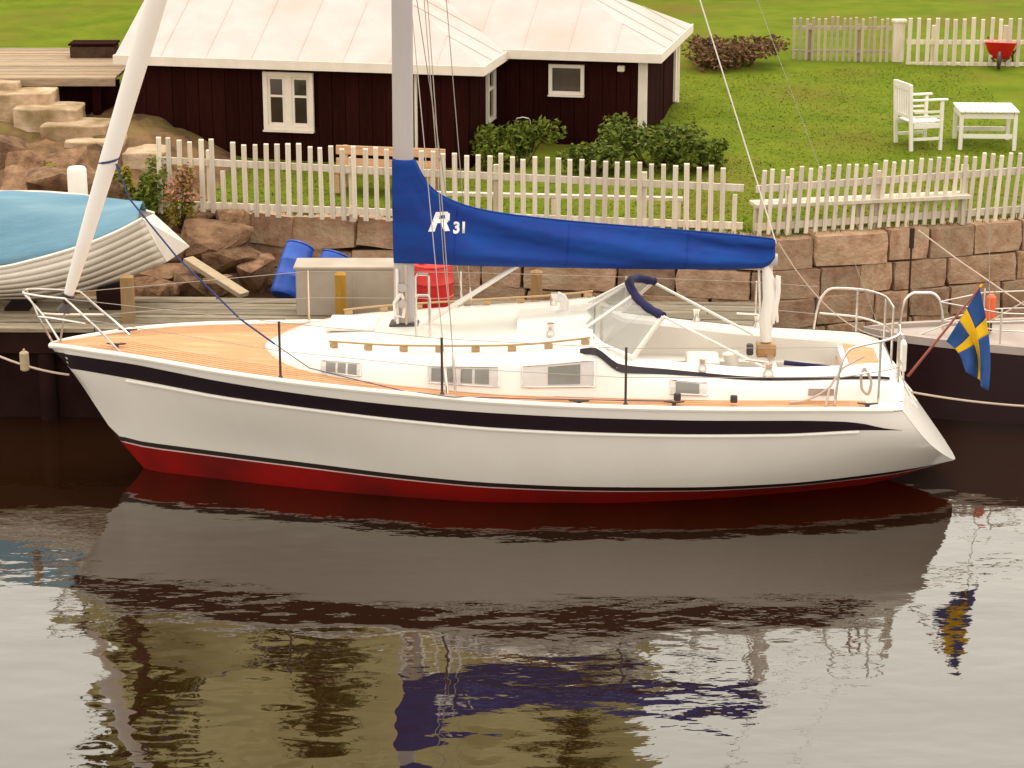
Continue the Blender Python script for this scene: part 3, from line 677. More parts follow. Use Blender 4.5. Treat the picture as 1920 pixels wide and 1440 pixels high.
def wood_bench():
    Y = 6.85; a, b = P(622, 345, Y), P(828, 345, Y - .3); zt = P(622, 281, Y).z; ang = math.atan2(b.y - a.y, b.x - a.x)
    z = lawn_z((a.x+b.x)/2, Y) ; Ln = (b - a).length
    t = thing('garden_bench', 'light brown wooden bench behind the fence under the cottage window', 'bench', ((a.x+b.x)/2, Y, z), ang); m = M['benchwood']; H = zt - z
    for sx in (-1, 1):
        MB().beam((sx * (Ln/2 - .12), .18, 0), (sx * (Ln/2 - .12), .24, H), .06, .05, (0, 1, 0)).build('leg', m, t)
        MB().box((sx * (Ln/2 - .12), -.18, H * .25), (.06, .05, H * .5)).build('leg', m, t)
        MB().box((sx * (Ln/2 - .12), 0, H * .47), (.055, .40, .05)).build('seat_bearer', m, t)
    for k in range(2): MB().box((0, .205, H - .06 - .17*k), (Ln, .03, .12)).build('back_slat', m, t, bevel=.004)
    for k in range(3): MB().box((0, -.16 + .14*k, H * .5), (Ln, .12, .03)).build('seat_slat', m, t, bevel=.004)
wood_bench()
def low_bench(px0, py0, px1, py1, n_b, label):
    A_, B_ = G(px0, py0, 1.86), G(px1, py1, 1.86)
    d = B_ - A_; ang = math.atan2(d.y, d.x); Ln = d.length; c = (A_ + B_)/2; z = lawn_z(c.x, c.y)
    t = thing('plank_bench', label, 'bench', (c.x, c.y, z), ang, 'low white plank benches behind the fence'); h = c.z - z; m = M['picket']
    for k in range(n_b): MB().box((0, (k - (n_b - 1)/2) * .17, h - .02), (Ln, .15 if n_b > 1 else .10, .04)).build('seat_board', m, t)
    n = max(2, round(Ln / 1.1))
    for i in range(n): MB().box((lerp(-Ln/2 + .05, Ln/2 - .05, i/(n-1)), 0, (h - .045)/2), (.05, .12, h - .045)).build('leg', m, t)
low_bench(800, 359, 1280, 370, 1, 'long low plank bench behind the fence by the dark flower bed')
low_bench(1412, 380, 1812, 362, 2, 'low white plank bench behind the right hand leaning picket fence')
def hoop():
    p = P(980, 250, 8.5); z = lawn_z(p.x, p.y)
    t = thing('metal_hoop', 'thin pale metal hoop standing among bushes before the cottage', 'plant support', (p.x, p.y, z)); h = P(980, 220, 8.5).z - z
    w = .105; MB().tube([(-w, 0, 0), (-w, 0, h*.9), (-w*.8, 0, h*.97), (0, 0, h), (w*.8, 0, h*.97), (w, 0, h*.9), (w, 0, 0)], .008, 6).build('bow', M['wire'], t, smooth=True)
    MB().tube([(-w, 0, h * .6), (w, 0, h * .6)], .006, 6).build('crossbar', M['wire'], t)
hoop()
def red_barrow():
    c = P(1903, 118, 13.6); z = lawn_z(c.x, 13.3)
    t = thing('wheelbarrow', 'red wheelbarrow standing before the back fence near the right edge', 'wheelbarrow', (c.x + .06, 14.95, lawn_z(c.x, 14.95)), math.radians(75))
    mb = MB(); lo_ = [(-.22, -.14, .12), (.22, -.14, .12), (.22, .14, .12), (-.22, .14, .12)]; hi_ = [(-.36, -.25, .40), (.34, -.25, .36), (.34, .25, .36), (-.36, .25, .40)]
    mb.loft([[Vector(p) for p in lo_], [Vector(p) for p in hi_]], closed=True); mb.add(lo_, [(0, 1, 2, 3)]); mb.build('tray', M['redpaint'], t, solid=.012)
    for sy in (-1, 1): MB().tube([(-.50, sy*.08, .12), (-.1, sy*.16, .13), (.3, sy*.24, .22), (.62, sy*.26, .36)], .015, 6).build('handle', M['iron'], t)
    for sy in (-1, 1): MB().tube([(.22, sy*.18, .2), (.30, sy*.18, 0)], .014, 6).build('leg', M['iron'], t)
    MB().tube([(-.50 + .12*math.cos(k*.524), 0, .13 + .12*math.sin(k*.524)) for k in range(12)], .03, 8, closed=True).build('wheel', M['rubber'], t, smooth=True)
red_barrow()

# ------------------------------------------------------------------ plants
def shrub(name, label, cat, c, r, n, m, stems=8, flowers=None, group=None, size=.05, clumps=7, seed=0):
    rnd = random.Random(seed + n); t = thing(name, label, cat, c, 0, group)
    cl = [(Vector((rnd.uniform(-.7, .7) * r[0], rnd.uniform(-.7, .7) * r[1], rnd.uniform(.25, .85) * r[2])), rnd.uniform(.3, .55)) for _ in range(clumps)]
    mb = MB(); fl = MB()
    for i in range(n):
        cc, rr = rnd.choice(cl); d = Vector((rnd.gauss(0, 1), rnd.gauss(0, 1), rnd.gauss(0, 1))).normalized() * rnd.random() ** .45
        p = cc + Vector((d.x * r[0] * rr, d.y * r[1] * rr, d.z * r[2] * rr * .8))
        if p.z < .02: p.z = abs(p.z) + .02
        a = Vector((rnd.gauss(0, 1), rnd.gauss(0, 1), rnd.gauss(0, .6))).normalized(); b = a.cross(Vector((rnd.gauss(0, 1), rnd.gauss(0, 1), rnd.gauss(0, 1)))).normalized(); s = size * rnd.uniform(.6, 1.3)
        k = a.cross(b) * s * .15
        tgt = fl if flowers and rnd.random() < .5 and p.z > r[2] * .45 else mb
        tgt.add([p - a*s, p + b*s*.45 + k, p + a*s, p - b*s*.45 + k], [(0, 1, 2, 3)])
    tag(mb.build('foliage', m, t), kind='stuff')
    if flowers: tag(fl.build('flowers', flowers, t), kind='stuff')
    st = MB()
    for cc, rr in cl: st.tube([(cc.x * .15, cc.y * .15, -.05), (cc.x * .6, cc.y * .6, cc.z * .55), cc], [.012, .009, .004], 5)
    st.build('stem', M['bark'], t)
def shrub_at(px, py, Y, wpx, hpx, depth, **k):
    q = P(px, py, Y); s = 4272 / ((q - Vector(CAM)).length); z = bank_z(q.x, Y) if q.x < -4.4 and Y < 9 else lawn_z(q.x, Y)
    z = min(z, q.z + .1) if q.x < -4.4 else z
    shrub(c=(q.x, Y, min(z, q.z)), r=(wpx / s / 2, depth, q.z + hpx / s - min(z, q.z)), **k)
shrub_at(975, 300, 8.0, 160, 62, .40, name='bush', label='green leafy bush in front of the cottage beside the metal hoop', cat='bush', n=1900, m=M['leaf'], clumps=9)
shrub_at(1115, 305, 7.6, 130, 45, .35, name='bush', label='low dark green bush under the small square cottage window', cat='bush', n=1100, m=M['leafdark'], clumps=8, seed=2)
shrub_at(1225, 305, 7.9, 200, 75, .5, name='bush', label='big dark green bush at the white corner post of the cottage', cat='bush', n=3000, m=M['leafdark'], clumps=12, seed=3)
shrub_at(1320, 300, 7.7, 110, 35, .4, name='bush', label='sprawling low bush running out onto the lawn right of the cottage', cat='bush', n=900, m=M['leaf'], clumps=8, seed=4)
shrub_at(262, 385, 5.6, 105, 75, .35, name='bush', label='yellow green bush between furled sail and fence end', cat='bush', n=1300, m=M['leaf'], clumps=8, seed=5)
shrub_at(338, 415, 5.25, 85, 100, .22, name='flowering_shrub', label='pink flowering shrub at the left end of the picket fence', cat='shrub', n=1000, m=M['leafyellow'], flowers=M['pink'], clumps=9, size=.035, seed=6)
shrub_at(1390, 128, 14.4, 200, 50, .6, name='dry_bush', label='brown dry brush at the top of the lawn left of the back fence', cat='bush', n=2600, m=M['leafdry'], clumps=14, seed=7)
shrub_at(215, 350, 6.2, 70, 40, .3, name='weed', label='low yellowish weeds on the bank behind the furled sail', cat='weeds', n=500, m=M['leafyellow'], clumps=6, seed=8)
shrub_at(120, 330, 6.4, 110, 25, .3, name='weed', label='sparse weeds below the stone steps', cat='weeds', n=350, m=M['leafyellow'], clumps=6, seed=9)
def hill_tree(label, px, Y, h, r, seed):
    x = (px - 960) / F * (Y + 22.8) * 1.0; z = hill_z(x, Y) - .3; rnd = random.Random(seed)
    t = thing('pine_tree', label, 'tree', (x, Y, z), 0, 'pines on the granite hill')
    MB().tube([(0, 0, -.3), (.1, .05, h * .35), (-.05, 0, h * .7), (0, 0, h)], [.22, .16, .09, .03], 8).build('trunk', M['bark'], t, smooth=True)
    mb = MB(); lb = MB()
    for i in range(26):
        f = rnd.uniform(.28, .98); a = rnd.uniform(0, 6.28); l = r * (1.1 - f) * rnd.uniform(.6, 1.15) + .25; e = Vector((math.cos(a) * l, math.sin(a) * l, h * f + rnd.uniform(-.2, .3)))
        lb.tube([(0, 0, h * f - .15), e], [.05, .015], 5)
        for k in range(60):
            p = Vector((0, 0, h * f)).lerp(e, rnd.uniform(.3, 1.1)) + Vector((rnd.gauss(0, .2), rnd.gauss(0, .2), rnd.gauss(0, .14))); d = Vector((rnd.gauss(0, 1), rnd.gauss(0, 1), rnd.gauss(0, .5))).normalized(); q = d.orthogonal().normalized() * .05
            mb.add([p - d * .14 - q, p + d * .14 - q, p + d * .14 + q, p - d * .14 + q], [(0, 1, 2, 3)])
    lb.build('branches', M['bark'], t); tag(mb.build('crown', M['leafdark'], t), kind='stuff')
hill_tree('dark pine on the granite hill mirrored left of the mast', 560, 27.5, 6.0, 2.0, 1)
hill_tree('leaning pine at the left flank of the granite hill', 190, 29.0, 6.5, 2.1, 2)
hill_tree('tall pine on the right part of the granite hill', 1060, 27.0, 6.5, 2.2, 3)
def tufts():
    mb = MB(); rnd = random.Random(8)
    for i in range(2600):
        x = rnd.uniform(-4.6, 6.6); y = Yw(x) + rnd.uniform(.12, .5); z = 1.44
        h = rnd.uniform(.05, .16) * (.5 + .9 * max(0, nz(x * 1.5, 3.3) + .4)); a = rnd.uniform(0, 6.28); w = .008
        mb.add([(x - w*math.cos(a), y - w*math.sin(a), z), (x + w*math.cos(a), y + w*math.sin(a), z), (x + rnd.uniform(-.05, .05), y + rnd.uniform(-.06, .02), z + h)], [(0, 1, 2)])
    tag(mb.build('grass', M['grass']), 'rough grass along the fence foot on the quay wall', kind='stuff')
tufts()

# ------------------------------------------------------------------ dinghy ashore with blue tarp, and the clutter on the pier
def dinghy():
    o0 = P(150, 540, 2.35)
    t = thing('covered_dinghy', 'white clinker dinghy under a light blue tarp ashore at left', 'dinghy', o0)
    L_ = lambda v: local(t, v)
    near = [P(-330, 495, 2.45), P(-150, 512, 2.25), P(0, 503, 2.15), (P(60, 490, 2.15)), P(150, 464, 2.15), P(220, 436, 2.20), P(268, 411, 2.27)]
    far = [P(-330, 480, 2.60), P(-150, 380, 2.95), P(0, 362, 3.10), P(60, 362, 3.10), P(150, 368, 3.10), P(220, 384, 3.05), P(289, 402, 2.95)]
    keel = [P(-330, 520, 2.55), P(-150, 575, 2.55), P(0, 563, 2.55), P(60, 563, 2.55), P(150, 550, 2.55), P(220, 528, 2.60), P(312, 491, 2.70)]
    fk = [P(-330, 520, 2.55) + Vector((0, .05, 0)), keel[1] + Vector((0, .45, .25)), keel[2] + Vector((0, .5, .25)), keel[3] + Vector((0, .5, .2)), keel[4] + Vector((0, .45, .15)), keel[5] + Vector((0, .35, .12)), P(355, 462, 3.20)]
    def fine(pts, n=28):
        fx = [pchip(range(len(pts)), [p[i] for p in pts]) for i in range(3)]
        return [Vector([f(k * (len(pts) - 1) / n) for f in fx]) for k in range(n + 1)]
    N_, Fr, K, FK = fine(near), fine(far), fine(keel), fine(fk)
    # clinker strakes on the near side: each strake a part
    ns = 7
    for s in range(ns):
        mb = MB(); r = []
        for i in range(len(N_)):
            a, b = N_[i], K[i]; bul = lambda f, i=i: Vector((0, -.16 * math.sin(math.pi * f) * (1 - .75 * max(0, (i - 18) / 10)), .0))
            f0, f1 = s/ns, (s + 1.06)/ns; p0 = a.lerp(b, f0) + bul(f0) + Vector((0, .0, 0)); p1 = a.lerp(b, min(f1, 1)) + bul(min(f1, 1)) + Vector((0, -.0035, 0)); r.append([L_(p0), L_(p1)])
        mb.loft(r); mb.build('strake', M['dinghy'], t, smooth=True, solid=.006)
    mb = MB(); mb.loft([[L_(p) for p in (K[i], FK[i], Fr[i])] for i in range(len(N_))]); mb.build('bottom', M['dinghy'], t, smooth=True, solid=.01)
    te = [N_[-1].lerp(K[-1], k/8) + Vector((.006, -.16 * math.sin(math.pi * k/8) * .25 - .004, 0)) for k in range(9)]
    MB().prism([L_(p) for p in te + [FK[-1] + Vector((.006, 0, 0)), Fr[-1] + Vector((.006, 0, 0))]], (-.03, 0, 0)).build('transom', M['dinghy'], t)
    ln = MB(); ln.loft([[L_(N_[i] + Vector((0, .05, -.10))), L_(Fr[i] + Vector((0, -.05, -.10)))] for i in range(len(N_))]); ln.build('inner_floor', M['dinghy'], t)
    MB().tube([L_(p + Vector((0, -.012, .01))) for p in N_], .022, 6).build('gunwale', M['dinghy'], t, smooth=True)
    MB().tube([L_(p + Vector((0, .012, .01))) for p in Fr], .022, 6).build('gunwale', M['dinghy'], t, smooth=True)
    r = []
    for i in range(len(N_) - 1):
        row = []
        for k in range(15):
            f = k/14; p = N_[i].lerp(Fr[i], f); lift = .17 * min(f / .66, (1 - f) / .34) ** .8 - .03 * math.exp(-((f - .60)/.05)**2)
            p = p + Vector((0, 0, .015 + lift + .012 * nz(p.x * 3, f * 7, 1) + .035 * nz(p.x * 1.3, f * 3.0, 5) + .018 * nz(p.x * 2.2 + f * 3, f * 8, 7))); row.append(L_(p))
        r.append(row)
    mb = MB(); mb.loft(r); mb.build('tarpaulin', M['tarp'], t, smooth=True, solid=.006)
    for px, py, Y in ((40, 572, 2.6), (210, 535, 2.65)):
        p = P(px, py, Y); MB().box(L_(Vector((p.x, Y, (p.z + 1.08)/2))), (.28, .5, max(.06, p.z - 1.08))).build('support_block', M['pierdark'], t)
dinghy()
def beam_thing(name, label, a, b, w, h, m):
    c = (a + b)/2; t = MB(); t.beam(a - c, b - c, w, h); o = t.build(name, m, bevel=.006, loc=c); return tag(o, label, name.split('_')[-1])
beam_thing('pale_plank', 'pale plank leaning on the rubble right of the dinghy stern', P(352, 486, 4.1), P(458, 553, 3.55), .16, .06, M['palebeam'])
p = P(145, 340, 5.2); q = P(145, 313, 5.2); z = bank_z(p.x, 5.2); a, b = P(126, 340, 5.2), P(164, 340, 5.2)
t = thing('white_bollard', 'stubby white bollard behind the blue covered dinghy', 'bollard', (p.x, 5.2, z)); hh = q.z - z; rr = (b.x - a.x)/2
MB().tube([(0, 0, 0), (0, 0, hh*.96), (0, 0, hh)], [rr, rr*.96, rr*.8], 14).build('shaft', M['whitewood'], t, smooth=True); MB().tube([(0, 0, -.1), (0, 0, .04)], rr*1.25, 14).build('base', M['greybox'], t, smooth=True)

def barrel(label, base, axis, r, h, m, group=None, name='plastic_barrel'):
    rot = Vector(axis).normalized().to_track_quat('Z', 'Y'); t = thing(name, label, 'barrel', base, 0, group); t.rotation_mode = 'QUATERNION'; t.rotation_quaternion = rot
    prof = [(0, .90), (.03, .97), (.1, 1), (.32, 1.02), (.34, 1.06), (.37, 1.06), (.39, 1.02), (.61, 1.02), (.63, 1.06), (.66, 1.06), (.68, 1.02), (.9, 1), (.96, .97), (1, .92)]
    MB().tube([(0, 0, f*h) for f, _ in prof], [r*k for _, k in prof], 24).build('body', m, t, smooth=True)
    MB().tube([(r*math.cos(k*.3142)*.93, r*math.sin(k*.3142)*.93, h) for k in range(20)], .014, 6, closed=True).build('rim', m, t, smooth=True)
    MB().tube([(0, 0, h - .02), (0, 0, h - .012)], r*.86, 20).build('lid', m, t)
    MB().tube([(r*.5, 0, h - .012), (r*.5, 0, h + .012)], .04, 10).build('bung', m, t, smooth=True)
a, b = P(532, 556, 3.75), P(563, 462, 4.1)
barrel('blue plastic barrel leaning left behind the grey box', a, b - a, .175, (b - a).length, M['blueplastic'], 'blue plastic barrels by the wall')
a, b = P(604, 556, 4.0), P(632, 480, 4.25)
barrel('blue plastic barrel mostly hidden behind the grey box', a, b - a, .19, (b - a).length, M['blueplastic'], 'blue plastic barrels by the wall')
p = P(811, 572, 2.3)
barrel('bright red steel drum on the pier right of the mast', (p.x, 2.3, 1.08), (0, 0, 1), (P(851, 540, 2.3).x - P(771, 540, 2.3).x)/2/1.05, .56, M['redpaint'], name='steel_drum')
def grey_box():
    a, b = P(555, 566, 2.1), P(742, 566, 2.1); t = thing('storage_box', 'grey plywood box on the pier left of the mast', 'box', ((a.x+b.x)/2, 2.32, 1.08)); W_ = b.x - a.x; H = P(600, 503, 2.1).z - 1.08; m = M['greybox']
    MB().box((0, -.2, H/2), (W_ - .02, .02, H - .02)).build('front_panel', m, t); MB().box((0, .2, H/2), (W_ - .02, .02, H - .02)).build('back_panel', m, t)
    for s in (-1, 1): MB().box((s * (W_/2 - .01), 0, H/2), (.02, .38, H - .02)).build('side_panel', m, t)
    MB().box((0, 0, H), (W_ + .04, .46, .03)).build('lid', m, t, bevel=.006); MB().box((.1, -.214, H*.45), (.03, .008, H*.8)).build('batten', m, t)
grey_box()
p = P(1702, 600, 3.2)
t = thing('iron_pole', 'thin dark iron pole standing before the quay wall near the stern', 'pole', (p.x, 3.2, .5)); ht = P(1702, 428, 3.2).z - .5; hm = P(1702, 465, 3.2).z - .5
MB().tube([(0, 0, 0), (0, 0, hm)], .012, 8).build('rod', M['iron'], t); MB().tube([(0, 0, hm), (0, 0, ht)], .03, 8).build('sleeve', M['iron'], t)

# ------------------------------------------------------------------ the yacht
Y_ = thing('sailing_yacht', 'white sailing yacht with teak decks dark stripe and blue sail cover', 'sailboat', tuple(BO), -BA)
LT = [0, .02, .05, .1, .15, .2, .3, .4, .5, .6, .7, .8, .9, .97, 1.0]; LEN = 9.36
f_b = pchip(LT, [.03, .16, .33, .57, .77, .94, 1.20, 1.38, 1.48, 1.52, 1.50, 1.43, 1.31, 1.20, 1.14])
f_z = pchip(LT, [1.32, 1.343, 1.356, 1.368, 1.355, 1.33, 1.288, 1.255, 1.213, 1.19, 1.172, 1.158, 1.13, 1.10, 1.09])
f_st = pchip(LT, [1.255, 1.28, 1.293, 1.30, 1.275, 1.24, 1.183, 1.14, 1.11, 1.088, 1.07, 1.06, 1.02, .93, .91])
f_sb = pchip(LT, [1.087, 1.118, 1.126, 1.118, 1.097, 1.07, 1.03, .987, .95, .93, .918, .917, .922, .90, .88])
f_bt = pchip([0, .1, .2, .3, .4, .5, .6, .8, .9, 1], [.36, .35, .335, .32, .30, .285, .275, .275, .29, .32])
f_bb = pchip([.0, .07, .1, .15, .2, .3, .4, .5, .6, .7, .8, .9, .96, 1], [0, .01, .16, .31, .45, .72, .97, 1.14, 1.18, 1.15, 1.0, .72, .5, .30])
f_wb = pchip([0, .09, .1, .15, .2, .3, .4, .5, .6, .7, .8, .9, .95, 1], [0, .0, .05, .20, .34, .60, .79, .90, .88, .74, .50, .15, .02, 0])
f_kz = pchip([0, .02, .072, .083, .097, .13, .2, .35, .55, .75, .88, .95, 1], [1.31, 1.08, .30, .18, 0, -.25, -.40, -.48, -.50, -.38, -.10, .10, .25])
def hull_b(t, w):
    """half breadth of the hull at station t and height w"""
    zk = f_kz(t); z0 = f_z(t)
    pts = [(z0, f_b(t))]
    sb = f_sb(t); bt = f_bt(t)
    if sb > zk + .05: pts.append((sb, f_b(t) * itp(t, [0, .05, .2, .5, 1], [.62, .80, .90, .955, .965])))
    if bt > zk + .05: pts.append((bt, f_bb(t)))
    if zk < -.06: pts.append((0, f_wb(t))); pts.append((zk * .7, f_wb(t) * .55))
    pts.append((zk, 0)); pts = pts[::-1]
    xs = [p[0] for p in pts]; ys = [p[1] for p in pts]
    return max(0.0, pchip(xs, ys)(w))
def end_u(v, w): return 9.36 - .72 * (w - .25) - .10 * (v / 1.1) ** 2
def hull_pt(t, w, side=-1, off=0):
    b = hull_b(t, w); s = t
    u = s * LEN
    if t > .80:
        e = end_u(b, w); k = (t - .80) / .20; u = lerp(.80 * LEN, e, k)
    return Vector((u, side * (b + off), w))
ts = sorted(set([0, .004, .01, .016, .024, .034, .046, .06, .072, .08, .088, .1] + list(np.linspace(.12, .8, 30)) + list(np.linspace(.82, 1, 14))))
def band(name, fz0, fz1, n, m, parent, t0=0, t1=1, off=0):
    mb = MB()
    for side in (-1, 1):
        r = []
        for t in ts:
            if t < t0 - 1e-6 or t > t1 + 1e-6: continue
            zk = f_kz(t); a, b = max(fz0(t), zk), max(fz1(t), zk); r.append([hull_pt(t, lerp(a, b, k/n), side, off) for k in range(n + 1)])
        mb.loft(r)
    return mb.build(name, m, parent, smooth=True)
def zc(f, d): return lambda t: f(t) + d
hull = band('hull', f_z, f_bt, 14, M['hullwhite'], Y_)
band('boot_stripe', f_bt, zc(f_bt, -.055), 2, M['boot'], hull)
band('boot_line', zc(f_bt, -.055), zc(f_bt, -.07), 1, M['bootwhite'], hull)
band('bottom_paint', zc(f_bt, -.07), f_kz, 8, M['antifoul'], Y_)
# transom
mb = MB(); rows = []
for k in range(13):
    w = lerp(1.10, .27, k/12); b = hull_b(1, w); rows.append([Vector((end_u(b * s, w) + .004, b * s, w)) for s in np.linspace(-1, 1, 15)])
mb.loft(rows); mb.build('transom', M['gelcoat'], Y_, smooth=True)
# dark sheer stripe, slightly proud, tapering to a point aft
ts_keep = ts; ts = sorted(ts + [.955, .965, .975, .98])
band('sheer_stripe', lambda t: lerp(f_st(t), f_sb(t), max(0, (t - .935) / .048)) if t < .983 else f_sb(t), f_sb, 3, M['stripe'], hull, .003, .983, .004)
ts = ts_keep
# white rubbing strake below it
for side in (-1, 1):
    MB().tube([hull_pt(t, f_sb(t) - itp(t, [.09, .2, .3, 1], [.035, .022, .02, .02]), side, .006) for t in np.linspace(.093, .915, 60)], .018, 8).build('rub_rail', M['gelcoat'], hull, smooth=True)
# gunwale cap and toe rail
for side in (-1, 1):
    MB().tube([hull_pt(t, f_z(t) + .012, side, -.012) for t in ts if t < .999], .03, 8).build('toe_rail', M['gelcoat'], Y_, smooth=True)
# deck
def deck_z(u, v):
    t = min(max(u / LEN, 0), 1); b = max(f_b(t), .05); return f_z(t) + .045 * max(0, 1 - (v / b) ** 2) - .004
mb = MB(); r = []
for t in [x for x in ts if x < .945]:
    b = f_b(t) - .012; u = hull_pt(t, f_z(t))[0]; r.append([Vector((u, s * b, deck_z(u, s * b))) for s in np.linspace(-1, 1, 17)])
mb.loft(r)
mb.f = [f for f in mb.f if not (lambda c: 5.80 < c[0] < 8.15 and abs(c[1]) < .86)(np.mean([mb.v[i] for i in f], axis=0))]
mb.build('teak_deck', M['teak'], Y_, smooth=True)
mb = MB(); r = []
for t in [.938, .95, .96, .97, .98, .99, 1.0]:
    b = hull_b(t, f_z(t)); u = hull_pt(t, f_z(t))[0]; row = []
    for s in np.linspace(-1, 1, 13):
        uu = u if t < .95 else lerp(u, end_u(b * s, f_z(t)), (t - .95) / .05)
        row.append(Vector((uu, s * (b - .001), f_z(t) + .012 + .05 * (1 - s * s))))
    r.append(row)
mb.loft(r); mb.build('aft_deck', M['gelcoat'], Y_, smooth=True)
# caulking seams on the side decks, following the sheer
for side in (-1, 1):
    cm = MB()
    for k in range(1, 8):
        pts = []
        for t in ts:
            if t < .03 + .008*k or t > .93: continue
            b = f_b(t) - .03 - .055 * k
            if b < .02: continue
            p = hull_pt(t, f_z(t)); pts.append(Vector((p.x, side * b, deck_z(p.x, b) + .0015)))
        for a, b in zip(pts[:-1], pts[1:]): cm.beam(a, b, .005, .002)
    tag(cm.build('deck_seams', M['teakdark'], Y_), kind='stuff')
# cabin trunk and coamings as one moulding
bu = [2.25, 2.4, 2.54, 2.8, 3.22, 3.63, 4.27, 4.85, 5.62, 6.61, 7.18, 8.0, 8.39, 8.60]
bv = [.12, .42, .60, .80, .97, 1.08, 1.17, 1.22, 1.20, 1.18, 1.14, 1.05, 1.0, .93]
f_bv = pchip(bu, bv)
f_tz = pchip([2.25, 2.42, 2.6, 3.0, 3.7, 4.5, 5.0, 5.5, 5.62, 5.9, 6.35, 7.34, 8.4, 8.60], [1.385, 1.43, 1.465, 1.51, 1.535, 1.57, 1.60, 1.655, 1.67, 1.50, 1.455, 1.375, 1.36, 1.33])   # edge of roof / coaming top
def trunk_ring(u, n=8):
    b = f_bv(u); zt = f_tz(u); zd = deck_z(u, b) - .01; inset = min(.16, b * .4) * min(1, (zt - zd) / .3 + .2); r = .055
    pts = [(b, zd), (b - inset * .3, lerp(zd, zt, .45)), (b - inset * .75, zt - r), (b - inset - r * .3, zt - r * .25), (b - inset - r, zt)]
    return pts
def roof_z(u, v):
    b = f_bv(u) - .2; c = .07 * min(1, (f_tz(u) - 1.385) / .12); return f_tz(u) + c * max(0, 1 - (v / max(b, .1)) ** 2)
us_roof = [2.25, 2.3, 2.36, 2.44, 2.54, 2.66, 2.8, 3.0, 3.3, 3.7, 4.2, 4.7, 5.1, 5.4, 5.55, 5.62]
mb = MB(); r = []
for u in us_roof:
    p = trunk_ring(u); hv = p[-1][0]; left = [Vector((u, -a, z)) for a, z in p]; mid = [Vector((u, hv * s, roof_z(u, hv * s))) for s in np.linspace(-1, 1, 11)[1:-1]]; right = [Vector((u, a, z)) for a, z in p[::-1]]
    r.append(left + mid + right)
mb.loft(r); mb.add(r[-1] , [tuple(range(len(r[-1])))]); mb.build('cabin_trunk', M['gelcoat'], Y_, smooth=True)
# coamings either side of the cockpit
us_c = [5.60, 5.7, 5.8, 5.92, 6.1, 6.35, 6.7, 7.1, 7.5, 7.9, 8.2, 8.4, 8.5, 8.6, 8.68]
for side in (-1, 1):
    mb = MB(); r = []
    for u in us_c:
        uu = min(u, 8.6); p = trunk_ring(uu); hv = p[-1][0]; wd = itp(u, [5.6, 6.2, 7, 8.2, 8.6], [.30, .26, .26, .34, .50]); k = itp(u, [8.4, 8.6, 8.68], [1, .9, .45])
        ring = [Vector((u, side * a, lerp(p[0][1], z, k))) for a, z in p]; zt = ring[-1].z
        ring += [Vector((u, side * (hv - wd + .03), zt + .005)), Vector((u, side * (hv - wd), zt - .03)), Vector((u, side * (hv - wd), .98))]; r.append(ring)
    mb.loft(r); mb.add(r[-1], [tuple(range(len(r[-1])))]); mb.add(r[0], [tuple(range(len(r[0])))]); mb.build('coaming', M['gelcoat'], Y_, smooth=True)
    # dark stripe moulded along the coaming edge
    st = MB(); rr = []
    for u in np.linspace(5.50, 8.55, 60):
        p = trunk_ring(u); a, z = p[3]; w = itp(u, [5.50, 5.56, 5.9, 6.2, 6.7, 8.55], [.04, .075, .09, .065, .038, .024]); a2, z2 = p[2]
        d = Vector((a2 - a, z2 - z)).normalized(); rr.append([Vector((u, side * (a + .006), z + .008)), Vector((u, side * (a + d.x * w + .007), z + d.y * w + .002))])
    st.loft(rr); st.build('coaming_stripe', M['stripe'], Y_, solid=.004)
# aft deck, bridge deck and cockpit
mb = MB(); mb.box((8.42, 0, 1.20), (.45, 1.3, .22)); mb.build('aft_moulding', M['gelcoat'], Y_, bevel=.04)
mb = MB(); mb.box((8.36, 0, 1.318), (.30, 1.05, .012)); mb.build('helm_seat', M['teak'], Y_)
MB().box((6.9, 0, .80), (2.7, 1.7, .03)).build('cockpit_sole', M['greydeck'], Y_)
for s in (-1, 1):
    MB().box((6.95, s * .78, 1.09), (2.3, .54, .035)).build('cockpit_seat', M['gelcoat'], Y_, bevel=.006)
    MB().box((6.95, s * .52, .94), (2.3, .03, .27)).build('seat_front', M['gelcoat'], Y_)
MB().box((5.66, 0, 1.24), (.05, 1.75, .86)).build('cabin_bulkhead', M['gelcoat'], Y_); MB().box((5.70, 0, 1.25), (.03, .55, .74)).build('companionway', M['teakdark'], Y_)
MB().box((8.18, 0, 1.05), (.06, 1.6, .5)).build('seat_front', M['gelcoat'], Y_)
# hatches, vents, handrails on the roof
mb = MB(); r = []
for u in np.linspace(4.85, 5.62, 6): r.append([Vector((u, v, roof_z(u, v) + .055 * (1 if abs(v) < .4 else 0) - .01)) for v in (-.44, -.40, -.3, 0, .3, .40, .44)])
mb.loft(r); mb.build('sliding_hatch', M['gelcoat'], Y_, smooth=True)
MB().box((3.15, 0, roof_z(3.15, 0) + .02), (.50, .50, .05)).build('fore_hatch', M['gelcoat'], Y_, bevel=.02)
for u, v in ((5.32, .12),):
    z = roof_z(u, v); q = B(1067, 580, v); MB().tube([(u, v, z), (u, v, z + .12), (u - .02, v, z + .16), (u - .08, v, z + .175)], [.055, .05, .05, .062], 12).build('cowl_vent', M['gelcoat'], Y_, smooth=True)
for s in (-1, 1):
    pts = []; us = np.linspace(2.98, 5.60, 24)
    rail = MB(); rl = [Vector((u, s * (f_bv(u) - .26), roof_z(u, f_bv(u) - .26) + .062)) for u in us]
    for a, b in zip(rl[:-1], rl[1:]): rail.beam(a, b, .020, .016)
    hr = rail.build('handrail', M['teaklight'], Y_)
    for u in np.linspace(3.03, 5.55, 8):
        v = s * (f_bv(u) - .26); MB().box((u, v, roof_z(u, v) + .026), (.085, .024, .050)).build('rail_foot', M['teaklight'], hr, bevel=.008)
